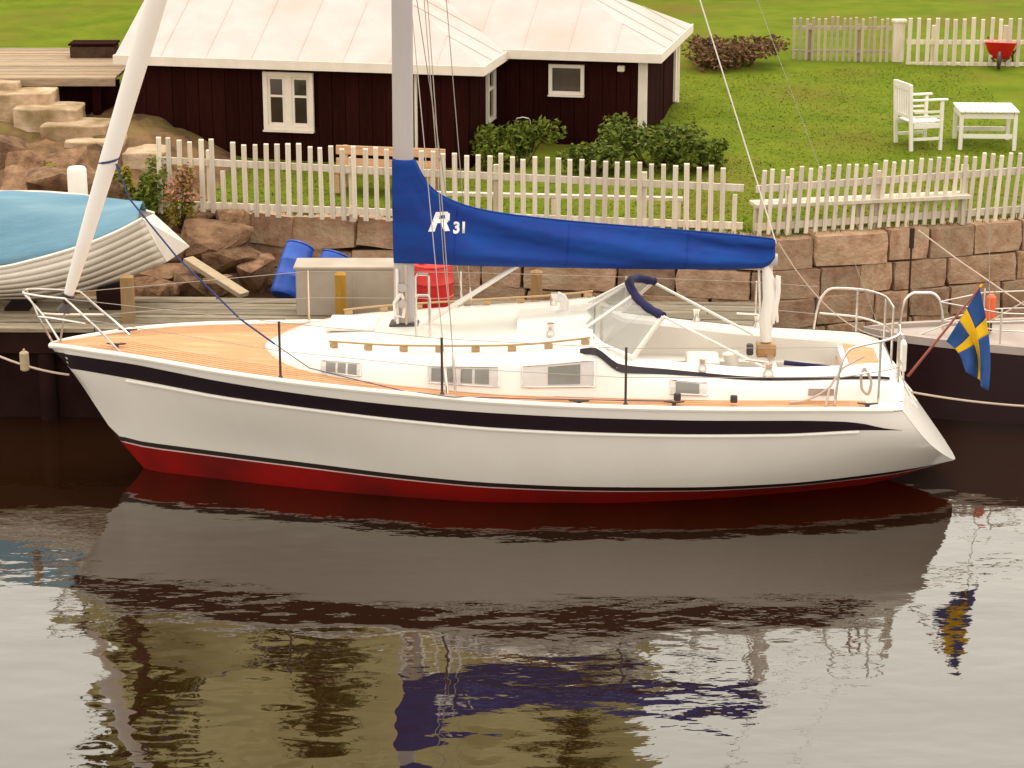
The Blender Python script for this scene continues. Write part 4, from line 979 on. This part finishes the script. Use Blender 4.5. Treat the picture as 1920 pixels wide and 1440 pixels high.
# cabin windows
def cabin_window(x0, y0, x1, y1, parts):
    v = None
    q0 = B(x0, y0, -1.0); q1 = B(x1, y1, -1.0); u0, u1 = q0.x, q1.x; n = 10
    for side in (-1, 1):
        def face(u, f, off):
            p = trunk_ring(u); (a0, z0), (a1, z1), (a2, z2) = p[0], p[1], p[2]; z = lerp(lerp(z0, z2, .28), lerp(z0, z2, .86), f)
            if u > 5.7: z = lerp(lerp(z0, z2, .30), lerp(z0, z2, .86), f)
            a = itp(z, [z0, z1, z2], [a0, a1, a2]); return Vector((u, side * (a + off), z))
        outer = [face(lerp(u0, u1, k/n), 0, .009) for k in range(n+1)]; upper = [face(lerp(u0, u1, k/n), 1, .009) for k in range(n+1)]
        mb = MB(); ring = outer + upper[::-1]; mb.tube(ring, .011, 6, closed=True); w = mb.build('cabin_window', M['steel'], Y_, smooth=True)
        g = MB(); g.loft([[face(lerp(u0, u1, k/n), f, .009) for k in range(n+1)] for f in (0, .25, .5, .75, 1)]); g.build('pane', M['palepane'], w, solid=.005)
        for a, b in parts:
            g = MB(); ua, ub = lerp(u0, u1, a), lerp(u0, u1, b); g.loft([[face(lerp(ua, ub, k/4), f, .015) for k in range(5)] for f in (.12, .4, .65, .9)]); g.build('dark_pane', M['winglass'], w, solid=.004)
cabin_window(598, 672, 675, 695, [(.12, .36), (.42, .62), (.68, .9)])
cabin_window(805, 687, 937, 718, [(.04, .36), (.46, .62), (.66, .86)])
cabin_window(980, 695, 1115, 733, [(.36, .80)])
cabin_window(1257, 713, 1325, 738, [(.14, .78)])
# windscreen
ws = MB()
def wz(u, v): return (f_tz(u) if u > 5.62 else roof_z(u, v))
bot = [Vector((6.02, -.85, 1.515)), Vector((5.72, -.82, 1.63)), Vector((5.54, -.50, 1.715)), Vector((5.50, 0, 1.745)), Vector((5.54, .50, 1.715)), Vector((5.92, .82, 1.57))]
topp = [Vector((6.31, -.77, 1.92)), Vector((6.17, -.60, 1.955)), Vector((6.03, -.28, 2.015)), Vector((5.98, .05, 2.05)), Vector((6.05, .38, 2.02)), Vector((6.24, .58, 1.94))]
wf = MB()
for i in (0, 2, 3, 4, 5): wf.tube([bot[i], topp[i]], .018 if i else .026, 8)
wf.tube(bot, .024, 8)
wsf = wf.build('windscreen_frame', M['gelcoat'], Y_, smooth=True)
for i in range(5): MB().add([bot[i], bot[i+1], topp[i+1], topp[i]], [(0, 1, 2, 3)]).build('glass_pane', M['glass'], wsf, solid=.006)
pts = []
fx_ = [pchip(range(6), [p[i] for p in topp]) for i in range(3)]
pts = [Vector([f(j / 6) for f in fx_]) for j in range(31)]
MB().tube(pts, [.044 + .014 * nz(i * .7, 2) for i in range(len(pts))], 12).build('rolled_canvas', M['navy'], Y_, smooth=True)
MB().tube([topp[0], B(1445, 695, -.86)], .013, 8).build('screen_strut', M['steel'], Y_, smooth=True)
MB().tube([Vector((6.24, .56, 1.93)), B(1412, 627, .55)], .016, 8).build('screen_strut', M['gelcoat'], Y_, smooth=True)
# winches, cleats, blocks
def winch(u, v, z, r=.05):
    MB().tube([(u, v, z), (u, v, z + .03), (u, v, z + .06), (u, v, z + .11), (u, v, z + .13)], [r * 1.15, r * 1.1, r * .8, r * .9, r], 14).build('winch', M['steel'], Y_, smooth=True)
for s in (-1, 1): winch(7.35, s * .93, f_tz(7.35) - .005); winch(6.7, s * .95, f_tz(6.7) - .005, .042); winch(5.2, s * .62, roof_z(5.2, .62), .04)
def cleat(u, v):
    z = deck_z(u, v); m = MB(); m.box((u, v, z + .015), (.04, .03, .03)); m.tube([(u - .10, v, z + .045), (u, v, z + .035), (u + .10, v, z + .045)], [.008, .014, .008], 6); m.build('cleat', M['rubber'], Y_)
for u, v in ((.75, -.28), (.75, .28), (6.42, -1.36), (8.3, -1.2), (8.3, 1.2), (5.5, -1.42)): cleat(u, v)
def blockat(px, py, v):
    q = B(px, py, v); MB().box(q, (.07, .04, .08)).build('sheet_block', M['rubber'], Y_, bevel=.015)
blockat(1270, 744, -1.33); blockat(1376, 748, -1.3)
# mast, boom, vang, cover
MU = 3.68; MZ = 1.53
def masty(z): return MU + (z - MZ) * .006
mb = MB(); r = []
for z in (MZ, 3, 6, 9, 12.2, 13.3):
    k = 1 if z < 12 else .7; r.append([Vector((masty(z) + .105 * k * math.cos(a), .065 * k * math.sin(a), z)) for a in np.linspace(0, 2*math.pi, 20, endpoint=False)])
mb.loft(r, closed=True, cap=True); mast = mb.build('mast', M['alu'], Y_, smooth=True)
for side in (-1, 1): MB().beam((masty(6.1), 0, 6.1), (masty(6.1) + .25, side * .95, 6.25), .10, .03).build('spreader', M['alu'], mast)
MB().box((MU, 0, MZ + .05), (.30, .22, .10)).build('mast_collar', M['rubber'], mast, bevel=.02)
for z in (1.85, 2.02): MB().tube([(MU, -.06, z), (MU, -.15, z)], [.05, .045], 12).build('halyard_winch', M['steel'], mast, smooth=True)
MB().tube([(MU - .06, -.08, z) for z in (1.62, 1.9, 2.2)], .016, 6).build('halyard', M['sail'], mast); MB().tube([(MU + .03, -.09, z) for z in (1.62, 1.9, 2.25)], .014, 6).build('halyard', M['rope'], mast)
MB().tube([(MU - .02, -.085, 1.95), (MU - .09, -.1, 1.85), (MU - .08, -.1, 1.72), (MU + .0, -.1, 1.70), (MU + .02, -.09, 1.85), (MU - .02, -.085, 1.95)], .02, 6).build('rope_coil', M['sail'], mast, smooth=True)
for dv in (-.45, .45):                               # guard hoops beside the mast
    u0 = B(780, 600, dv).x; MB().tube([(u0, dv, roof_z(u0, dv)), (u0, dv, roof_z(u0, dv) + .40), (u0 + .02, dv, roof_z(u0, dv) + .43), (u0 + .12, dv, roof_z(u0, dv) + .43), (u0 + .14, dv, roof_z(u0, dv) + .40), (u0 + .14, dv, roof_z(u0, dv))], .014, 8).build('mast_guard', M['steel'], Y_, smooth=True)
b0, b1 = B(745, 482, 0), B(1450, 492, 0)
MB().tube([b0 + Vector((.05, 0, .02)), b1 + Vector((.04, 0, .03))], .06, 12).build('boom', M['alu'], Y_, smooth=True)
MB().tube([B(795, 608, -.02), B(975, 495, -.02)], [.028, .022], 10).build('boom_vang', M['gelcoat'], Y_, smooth=True)
tops = [(736, 298), (776, 300), (786, 320), (800, 345), (830, 370), (900, 395), (1000, 410), (1100, 420), (1250, 432), (1400, 445), (1454, 451)]
bots = [(736, 490), (1000, 495), (1300, 501), (1425, 501), (1446, 492), (1454, 480)]
f_top = pchip([B(x, y, 0).x for x, y in tops], [B(x, y, 0).z for x, y in tops]); f_bot = pchip([B(x, y, 0).x for x, y in bots], [B(x, y, 0).z for x, y in bots])
uA, uB = B(738, 400, 0).x, B(1453, 470, 0).x
mb = MB(); r = []; NU = 170
def cover_w(u, f):
    wb = itp(u, [uA, uA + .35, uA + .9, uA + 2, uB - .4, uB], [.115, .16, .235, .225, .14, .06]); ws_ = itp(u, [uA, uA + .22, uA + .5, uB], [.10, .08, .02, .015])
    if f < .22: return wb * (.62 + .38 * math.sin(f / .22 * math.pi / 2))
    g = (f - .22) / .78
    return lerp(wb, ws_, g ** itp(u, [uA, uA + .5, uB], [1.6, 1.05, 1.0]))
def cover_pt(u, f, side):
    zb, zt = f_bot(u), f_top(u); w = cover_w(u, f); g = math.sin(math.pi * f); a = u - uA
    fold = g * (.050 * nz(a * .75 + f * 1.5, f * 2.0 + a * .5, side * 3) + (.034 * math.sin(a * 2.1 + f * 6.5 + side) + .016 * nz(a * 5 + f * 9, f * 3, side * 5)) * min(1, a) + .024 * nz(a * 1.8 + f * 5, f * 5, side * 7)) + .008 * nz(u * 6, f * 9, side)
    return Vector((u, side * max(w + fold, .012), lerp(zb, zt, f)))
for i in range(NU + 1):
    u = lerp(uA, uB, (i/NU)); fs = [0, .04, .09, .14, .2, .26, .33, .4, .47, .54, .61, .68, .75, .82, .89, .95, 1]
    r.append([cover_pt(u, f, -1) for f in fs] + [Vector((u, 0, f_top(u) + .012))] + [cover_pt(u, f, 1) for f in fs[::-1]] + [Vector((u, 0, f_bot(u) - .01))])
mb.loft(r, closed=True, cap=True); cme = mb.mesh('sail_cover', M['cover'], False); cme.polygons.foreach_set('use_smooth', [True] * len(cme.polygons)); cover = link('sail_cover', cme, Y_)
for u_ in (uA + .62, uA + 1.75, uA + 2.95): MB().tube([cover_pt(u_ + .03 * f, f, -1) + Vector((0, -.003, 0)) for f in np.linspace(.02, .98, 16)], .004, 5).build('seam', M['cover'], cover, smooth=True)
MB().tube([Vector((u_, 0, f_top(u_) + .014)) for u_ in np.linspace(uA + .02, uB - .02, 60)], .009, 6).build('zip_flap', M['cover'], cover, smooth=True)
# emblem and number on the cover
def text(s, px, py, hpx, shear, name, bold=.0):
    cu = bpy.data.curves.new(name, 'FONT'); cu.body = s; cu.size = 1; cu.shear = shear; cu.offset = bold; cu.extrude = .0
    tmp = bpy.data.objects.new(name, cu); COL.objects.link(tmp); bpy.context.view_layer.update()
    me = bpy.data.meshes.new_from_object(tmp.evaluated_get(bpy.context.evaluated_depsgraph_get())); bpy.data.objects.remove(tmp)
    q = B(px, py, -.13); sc = (B(px, py - hpx, -.13).z - q.z) / .70
    bm = bmesh.new(); bm.from_mesh(me)
    bmesh.ops.subdivide_edges(bm, edges=[e for e in bm.edges], cuts=1)
    for v in bm.verts:
        u, z = q.x + v.co.x * sc, q.z + v.co.y * sc; f = (z - f_bot(u)) / (f_top(u) - f_bot(u)); v.co = Vector((u, cover_pt(u, f, -1).y - .008, z))
    bm.to_mesh(me); bm.free(); me.materials.clear(); me.materials.append(M['letter']); return link(name, me, cover, solid=.003)
mb = MB()
def on_cover(x, y, off):
    q = B(x, y, -.15); f = (q.z - f_bot(q.x)) / (f_top(q.x) - f_bot(q.x)); return Vector((q.x, cover_pt(q.x, f, -1).y - off, q.z))
for k_, quad in enumerate((((803, 434), (815, 434), (826, 401), (816, 401)), ((818, 401), (838, 401), (840, 407), (816, 407)), ((833, 402), (842, 404), (842, 417), (833, 418)),
                           ((819, 413), (840, 413), (839, 420), (817, 420)), ((825, 418), (835, 418), (843, 434), (832, 434)))):
    g = [[on_cover(*(np.array(quad[0]) * (1-i) * (1-j) + np.array(quad[1]) * i * (1-j) + np.array(quad[2]) * i * j + np.array(quad[3]) * (1-i) * j), .007 + .0008 * k_) for i in (0, .5, 1)] for j in (0, .33, .67, 1)]
    mb.loft(g)
mb.build('emblem', M['letter'], cover, solid=.002)
text('31', 849, 437, 18, 0, 'number', .045)
# furled headsail, forestay, stays and shrouds
q0, q1 = B(130, 548, 0), B(270, 78, 0); dq = (q1 - q0) / (q1.z - q0.z); mt = q0 + dq * (13.1 - q0.z)
pts = [q0 + dq * (z - q0.z) for z in (q0.z - .02, q0.z + .15, q0.z + .6, q0.z + 1.4, q0.z + 2.6, 6, 9, 11.5, 12.8)]
mb = MB(); mb.tube(pts, [.05, .062, .075, .092, .105, .10, .075, .05, .03], 14); gen = mb.build('furled_headsail', M['sail'], Y_, smooth=True)
dr = q0 - dq * .12; MB().tube([dr - dq * .08, dr, dr + dq * .1], [.075, .03, .075], 14).build('furling_drum', M['rubber'], Y_, smooth=True)
MB().tube([Vector((.10, 0, 1.36)), dr], .012, 6).build('forestay', M['wire'], Y_); MB().tube([pts[-1], mt], .006, 6).build('forestay', M['wire'], Y_)
w0 = B(205, 305, 0)
MB().tube([w0 + Vector((.10 * math.cos(k * .7), .10 * math.sin(k * .7), .012 * k - .06)) for k in range(14)], .012, 6).build('sheet_wrap', M['bluerope'], gen)
MB().tube([w0 + Vector((.08, -.06, 0)), B(242, 372, -.15), B(330, 480, -.4), B(450, 598, -.7), B(515, 645, -.85)], .010, 6).build('jib_sheet', M['bluerope'], Y_)
MB().tube([B(515, 645, -.85), BG(580, 690, 1.36), BG(655, 709, 1.325), BG(760, 734, 1.29), BG(850, 744, 1.27), BG(1000, 748, 1.23), BG(1260, 752, 1.2)], .005, 6).build('jib_sheet', M['bluerope'], Y_)
CP = [(B(857, 738, -1.36), masty(12.9), 12.9), (B(845, 742, -1.36), masty(6.0), 6.0)]
for s in (-1, 1):
    base = Vector((4.30, s * 1.33, 1.27)); tip = Vector((masty(6.1) + .25, s * .95, 6.25)); mtop = Vector((masty(12.9), 0, 12.9))
    MB().tube([base, tip, mtop], .005, 5).build('cap_shroud', M['wire'], Y_)
    MB().tube([Vector((4.22, s * 1.33, 1.27)), Vector((masty(5.9), 0, 5.9))], .005, 5).build('lower_shroud', M['wire'], Y_)
    for u in (4.22, 4.30):
        a = Vector((u, s * 1.33, 1.26)); d = ((tip if u > 4.25 else Vector((masty(5.9), 0, 5.9))) - a).normalized(); MB().tube([a, a + d * .12, a + d * .35, a + d * .42], [.012, .016, .016, .006], 8).build('turnbuckle', M['steel'], Y_, smooth=True)
MB().tube([Vector((masty(13.2) + .1, 0, 13.2)), Vector((8.72, 0, 1.12))], .003, 5).build('backstay', M['wire'], Y_)
MB().tube([Vector((masty(13.2) + .08, -.03, 13.2)), B(1455, 456, 0)], .007, 5).build('topping_lift', M['sail'], Y_)
MB().tube([B(800, 60, -.05) + (B(800, 60, -.05) - B(818, 285, -.12)) * 3, B(800, 60, -.05), B(818, 285, -.12), B(832, 490, -.2), B(846, 612, -.3)], .005, 5).build('lazy_line', M['wire'], Y_)
# mainsheet: tackle bundle from boom end to the bridge
ms = [B(1434, 492, 0), B(1440, 520, 0), B(1444, 560, 0), B(1437, 600, 0), B(1436, 640, 0)]
MB().tube(ms, [.03, .06, .075, .07, .05], 12).build('mainsheet_bundle', M['sail'], Y_, smooth=True)
for d in (-.06, .07): MB().tube([ms[0] + Vector((d, .03, 0)), ms[-1] + Vector((d * .7, .03, -.1))], .012, 6).build('mainsheet', M['sail'], Y_)
for k_, o_ in enumerate((.085, .10, .075)): MB().tube([ms[1].lerp(ms[3], f) + Vector((o_ + .018 * math.sin(f * 5 + k_ * 2), -.04 + .03 * k_, .03 * math.cos(f * 3 + k_))) for f in np.linspace(0, 1, 10)], [.012, .022, .026, .028, .027, .028, .026, .024, .02, .012], 8).build('mainsheet_tail', M['sail'], Y_, smooth=True)
MB().box(B(1436, 655, 0) + Vector((0, 0, .0)), (.20, .16, .14)).build('mainsheet_block', M['teakdark'], Y_, bevel=.02); MB().box(B(1406, 655, -.1), (.07, .08, .12)).build('mainsheet_block', M['rubber'], Y_, bevel=.02)
MB().beam((7.42, -.85, 1.33), (7.42, .85, 1.33), .07, .05).build('traveller', M['steel'], Y_)
MB().tube(sag(B(1460, 456, 0), Vector((8.70, .05, 1.5)), .25, 14), .006, 5).build('slack_line', M['rope'], Y_)
# pulpit
def tub(pts, r=.0125, name='pulpit', n=8, m='steel', par=None):
    fx = [pchip(range(len(pts)), [p[i] for p in pts]) for i in range(3)]; k = 5 * (len(pts) - 1)
    q = [Vector([f(j / 5) for f in fx]) for j in range(k + 1)]; return MB().tube(q, r, n).build(name, M[m], par or Y_, smooth=True)
bow_top = B(46, 546, 0); up = bow_top.z
pl = tub([B(122, 560, -.30), B(80, 556, -.20), Vector((bow_top.x, -.06, up)), Vector((bow_top.x - .01, .06, up)), B(92, 543, .20), B(150, 547, .30)], name='pulpit')
tub([B(122, 560, -.30), B(170, 604, -.38), BG(225, 660, 1.37)], name='pulpit_leg', par=pl); tub([B(150, 547, .30), B(200, 590, .36), BG(247, 632, 1.37)], name='pulpit_leg', par=pl)
tub([Vector((bow_top.x, -.07, up)), B(62, 570, -.07), B(72, 594, -.08), BG(98, 640, 1.36)], name='pulpit_leg', par=pl); tub([Vector((bow_top.x, .07, up)), B(55, 560, .08), B(78, 588, .09), BG(112, 640, 1.36)], name='pulpit_leg', par=pl)
tub([B(72, 594, -.08), B(105, 598, -.20), B(160, 607, -.36)], name='pulpit_rail', par=pl); tub([B(78, 588, .09), B(120, 590, .25), B(195, 590, .36)], name='pulpit_rail', par=pl)
# stanchions and lifelines
st_u = [2.55, 4.17, 5.95, 7.35]
for s in (-1, 1):
    tops_, mids_ = [B(122, 560, -.30) if s < 0 else B(150, 547, .30)], [B(165, 600, -.37) if s < 0 else B(195, 590, .36)]
    for u in st_u:
        if s < 0 and u == 7.35: continue
        t_ = u / LEN; v = s * (f_b(t_) - .07); z = f_z(t_); MB().tube([(u, v, z), (u, v, z + .04), (u, v, z + .05), (u, v, z + .60)], [.022, .022, .0125, .0125], 8).build('stanchion', M['rubber' if s < 0 else 'steel'], Y_, smooth=True)
        tops_.append(Vector((u, v, z + .59))); mids_.append(Vector((u, v, z + .30)))
    e = Vector((8.0, s * 1.22, f_z(.85) + .60)); tops_.append(e); mids_.append(e - Vector((0, 0, .3)))
    for L_ in (tops_, mids_): MB().tube(L_, .0035, 5).build('lifeline', M['wire'], Y_)
# pushpit
def bz(u): return f_z(u / LEN)
pp = tub([Vector((7.95, 1.18, bz(7.95))), Vector((8.0, 1.18, bz(8) + .40)), Vector((8.14, 1.16, bz(8) + .60)), Vector((8.5, 1.0, bz(8) + .62)), Vector((8.66, .72, bz(8) + .62)), Vector((8.70, .35, bz(8) + .60))], .0135, 'pushpit')
tub([Vector((8.02, 1.18, bz(8) + .32)), Vector((8.4, 1.05, bz(8) + .32)), Vector((8.68, .72, bz(8) + .30)), Vector((8.72, .35, bz(8) + .30))], .011, 'pushpit_rail', par=pp)
for u, v in ((8.40, 1.05), (8.70, .35), (8.66, .72)): tub([Vector((u, v, bz(8))), Vector((u, v, bz(8) + .61))], .0125, 'pushpit_leg', par=pp)
pn = tub([Vector((7.98, -1.20, bz(7.95))), Vector((8.02, -1.20, bz(8) + .38)), Vector((8.12, -1.18, bz(8) + .58)), Vector((8.45, -1.02, bz(8) + .62)), Vector((8.64, -.72, bz(8) + .62)), Vector((8.68, -.35, bz(8) + .60))], .0135, 'pushpit')
tub([Vector((8.02, -1.20, bz(8) + .30)), Vector((8.4, -1.05, bz(8) + .32)), Vector((8.66, -.72, bz(8) + .30)), Vector((8.70, -.35, bz(8) + .30))], .011, 'pushpit_rail', par=pn)
for u, v in ((8.42, -1.04), (8.68, -.35), (8.64, -.72)): tub([Vector((u, v, bz(8))), Vector((u, v, bz(8) + .61))], .0135, 'pushpit_leg', par=pn)
for k in range(4): MB().tube([(8.76 + .02 * 0, -.30 + .2*k, 1.12), (8.95, -.30 + .2*k, .78)], .011, 6).build('stern_ladder', M['steel'], Y_) if k in (0, 1) else None
lad = MB()
for v in (-.22, .06): lad.tube([(8.74, v, 1.62), (8.76, v, 1.10), (8.90, v, .92)], .012, 8)
for z in (1.56, 1.42, 1.28, 1.15): lad.tube([(8.745, -.22, z), (8.745, .06, z)], .011, 6)
lad.build('boarding_ladder', M['steel'], Y_, smooth=True)
MB().box((8.70, -.60, 1.50), (.05, .16, .30)).build('stern_light_box', M['gelcoat'], Y_, bevel=.02)
# tiller and outboard sheets in the cockpit
MB().tube([B(1470, 680, -.3), B(1510, 684, -.3), B(1555, 688, -.3)], [.026, .022, .018], 8).build('tiller', M['navy'], Y_, smooth=True)
MB().tube([B(1548, 762, -1.25), B(1556, 725, -1.1), B(1580, 690, -1.0), B(1620, 668, -.9)], .012, 6).build('stern_line', M['rope'], Y_)
MB().tube(sag(B(1480, 754, -1.2), B(1560, 722, -1.1), .05, 8), .011, 6).build('stern_line', M['rope'], Y_)
MB().box(BG(1530, 728, 1.30) * 0 + Vector((7.86, -1.065, 1.25)), (.25, .01, .07)).build('vent_grille', M['greydeck'], Y_)
MB().box((5.74, -.42, 1.38), (.03, .20, .16)).build('instrument_panel', M['rubber'], Y_, bevel=.01)
MB().tube([(7.05, 0, .82), (7.05, 0, 1.18), (7.02, 0, 1.34)], [.07, .06, .085], 14).build('compass_binnacle', M['gelcoat'], Y_, smooth=True)
def coil(u, v, z, r, name, m, n=5):
    pts = [Vector((u + (r + .012 * math.sin(k * 1.7)) * math.cos(k * .45), v + (r * .8 + .012 * math.cos(k * 2.3)) * math.sin(k * .45), z + .0035 * k)) for k in range(14 * n)]
    MB().tube(pts, .009, 5).build(name, M[m], Y_, smooth=True)
coil(6.45, -.70, 1.12, .11, 'coiled_rope', 'rope', 4); coil(7.72, -.72, 1.12, .10, 'coiled_rope', 'bluerope', 3)
for s_ in (-1, 1): MB().tube([(7.35, s_ * .93, f_tz(7.35) + .13), (7.12, s_ * .90, f_tz(7.35) + .15)], .012, 6).build('winch_handle', M['steel'], Y_)
tub([Vector((8.27, -1.06, 1.50)), Vector((8.34, -1.08, 1.36)), Vector((8.31, -1.09, 1.24)), Vector((8.25, -1.08, 1.30)), Vector((8.24, -1.07, 1.42)), Vector((8.27, -1.06, 1.50))], .014, 'coiled_rope', m='rope')
# cushions on the coaming and small locker box in the cockpit
MB().box((6.75, .30, 1.16), (.35, .45, .12)).build('cockpit_cushion', M['gelcoat'], Y_, bevel=.04)

# ------------------------------------------------------------------ ensign on its staff
def ensign():
    W = lambda px, py, v: Vector(BO) + Vector(BU) * B(px, py, v).x + Vector(BV) * v + Vector((0, 0, B(px, py, v).z))
    a, b = W(1702, 706, -.1), W(1838, 538, -.1)
    t = thing('ensign', 'blue and yellow cross flag on a red brown staff at the yacht stern', 'flag', a); L_ = lambda p: local(t, p)
    MB().tube([L_(a), L_(b)], [.016, .010], 8).build('staff', M['staff'], t, smooth=True); MB().tube([L_(b), L_(b + (b - a).normalized() * .03)], [.016, .012], 8).build('finial', M['yellow'], t, smooth=True)
    def grid_pt(h, f):
        hoist = lerp(np.array([1837, 540.]), np.array([1774, 640.]), h); tail = lerp(np.array([1853, 733.]), np.array([1813, 694.]), h)
        q = lerp(hoist, tail, f) + np.array([14, -6]) * math.sin(math.pi * f) * (1 - abs(h - .5))
        d = .055 * math.sin(h * 9 + f * 3.5) * f ** .6 + .03 * math.sin(h * 17 - f * 4) * f
        q[0] += 5 * math.sin(h * 9 + f * 3) * f
        return L_(W(q[0], q[1], -.1 + d))
    def patch(h0, h1, f0, f1, m, nh=8, nf=8):
        mb = MB(); mb.loft([[grid_pt(lerp(h0, h1, i/nh), lerp(f0, f1, j/nf)) for j in range(nf + 1)] for i in range(nh + 1)]); return mb.build('cloth', M[m], t, smooth=True, solid=.003)
    for h0, h1 in ((0, .39), (.61, 1)):
        patch(h0, h1, 0, .30, 'flagblue'); patch(h0, h1, .30, .46, 'yellow'); patch(h0, h1, .46, 1, 'flagblue', 10, 12)
    patch(.39, .61, 0, 1, 'yellow', 6, 22)
ensign()

# ------------------------------------------------------------------ mooring lines
def line(label, pts, r, m='rope'):
    o = MB().tube(pts, r, 6).build('mooring_line', M[m], smooth=True); return tag(o, label, 'rope', 'mooring lines')
Wb = lambda u, v, w: Vector(BO) + Vector(BU) * u + Vector(BV) * v + Vector((0, 0, w))
e = P(-60, 640, .2)
line('thin mooring rope running from the bow to the left edge', sag(Wb(.18, -.02, 1.02), e, .06, 12), .012)
p = P(46, 677, .05)
t = thing('rope_float', 'small pale float hanging on the bow mooring rope', 'float', p); MB().tube([(0, 0, -.105), (0, 0, -.09), (0, 0, .09), (0, 0, .105)], [.03, .048, .048, .03], 12).build('body', M['palebeam'], t, smooth=True); MB().tube([(0, 0, .1), (0, 0, .13)], .012, 6).build('eye', M['rope'], t)
line('thin mooring rope from the stern to the right edge', sag(Wb(8.78, -.2, 1.02), P(2050, 765, -.6), .05, 12), .012)

# ------------------------------------------------------------------ dark boat moored astern of the yacht
def dark_boat():
    o0 = Vector((3.95, 1.95, 0)); t = thing('dark_boat', 'dark hulled boat with pale gunwale moored to the pier at the right edge', 'boat', o0)
    n = 20; R_ = []; D_ = []; Gn = []
    def hb(s): return .80 * min(1, (s * 3.2)) ** .6
    def zt(s): return .83 + .10 * (1 - min(1, s * 2)) ** 2
    Ls = 8.0
    for side in (-1, 1):
        mb = MB(); r = []
        for i in range(n + 1):
            s = i/n; b = hb(s); r.append([Vector((s * Ls + .35 * (1 - f) * (1 - s) * 1.2, side * b * lerp(.62, 1, f ** .6), lerp(-.4, zt(s), f))) for f in np.linspace(0, 1, 9)])
        mb.loft(r); mb.build('hull_side', M['darkhull'], t, smooth=True)
        gb = MB(); rr = [[Vector((i/n * Ls, side * (hb(i/n) + .012), zt(i/n) - .02)), Vector((i/n * Ls, side * (hb(i/n) + .012), zt(i/n) + .07)), Vector((i/n * Ls, side * max(hb(i/n) - .07, 0), zt(i/n) + .07)), Vector((i/n * Ls, side * max(hb(i/n) - .07, 0), zt(i/n)))] for i in range(n + 1)]
        gb.loft(rr); gb.build('gunwale', M['greydeck'], t)
        for k in range(4):
            s = .18 + .2 * k; MB().tube([(s * Ls, side * (hb(s) - .1), zt(s) + .03), (s * Ls, side * (hb(s) - .1), zt(s) + .45)], .012, 6).build('stanchion', M['steel'], t)
        for dz in (.40, .20): MB().tube([local(t, P(1762, 566, 2.0) if dz > .3 else P(1768, 600, 2.0)) if j == 0 else (.18 * Ls * (1 if j else .55) if j == 0 else (.18 + .2 * (j - 1)) * Ls, side * (hb(.10 if j == 0 else .18 + .2 * (j - 1)) - .1), .88 + dz) for j in range(5)], .008, 6).build('guard_rail', M['steel'], t)
    mb = MB(); mb.loft([[Vector((i/n * Ls, v * max(hb(i/n) - .05, 0), zt(i/n) + .02)) for v in (-1, -.5, 0, .5, 1)] for i in range(n + 1)]); mb.build('deck', M['greydeck'], t)
    mb = MB(); mb.box((5.2, .1, 1.0), (2.6, .8, .24)); mb.build('deckhouse', M['greydeck'], t, bevel=.05)
    L_ = lambda p: local(t, p); Yp = 2.0
    pts = [P(1684, 640, Yp), P(1688, 600, Yp), P(1698, 562, Yp), P(1716, 549, Yp), P(1745, 549, Yp), P(1760, 560, Yp), P(1767, 590, Yp), P(1768, 618, Yp)]
    fx = [pchip(range(len(pts)), [p[i] for p in pts]) for i in range(3)]
    MB().tube([L_(Vector([f(j/4) for f in fx])) for j in range(29)], .016, 8).build('bow_pulpit', M['steel'], t, smooth=True)
    MB().tube([L_(P(1855, 640, 2.0)), L_(P(1855, 420, 2.0))], .006, 5).build('antenna', M['wire'], t)
    MB().tube([L_(P(1690, 640, 1.95)), L_(P(1780, 606, 1.9)), L_(P(1990, 600, 1.8))], .010, 6).build('guard_rail', M['steel'], t)
    q = L_(P(1856, 600, 2.1)); h = P(1856, 551, 2.1).z - P(1856, 600, 2.1).z
    f = thing('orange_float', 'upright orange float on the dark boat behind the flag', 'float', P(1856, 601, 2.1)); MB().tube([(0, 0, 0), (0, 0, .02), (0, 0, h - .03), (0, 0, h)], [.035, .055, .055, .03], 12).build('body', M['orange'], f, smooth=True); MB().tube([(0, 0, -.12), (0, 0, .0)], .03, 10).build('socket', M['rubber'], f)
    MB().tube([L_(P(1722, 432, 3.4)), L_(P(1800, 490, 2.9)), L_(P(1920, 572, 2.1)), L_(P(2000, 622, 1.8))], .009, 6).build('stern_rope', M['rope'], t)
    MB().tube([L_(P(1930, 560, 2.0)), L_(P(1860, 600, 2.0)), L_(P(1800, 625, 2.0))], .008, 6).build('deck_rope', M['rope'], t)
dark_boat()
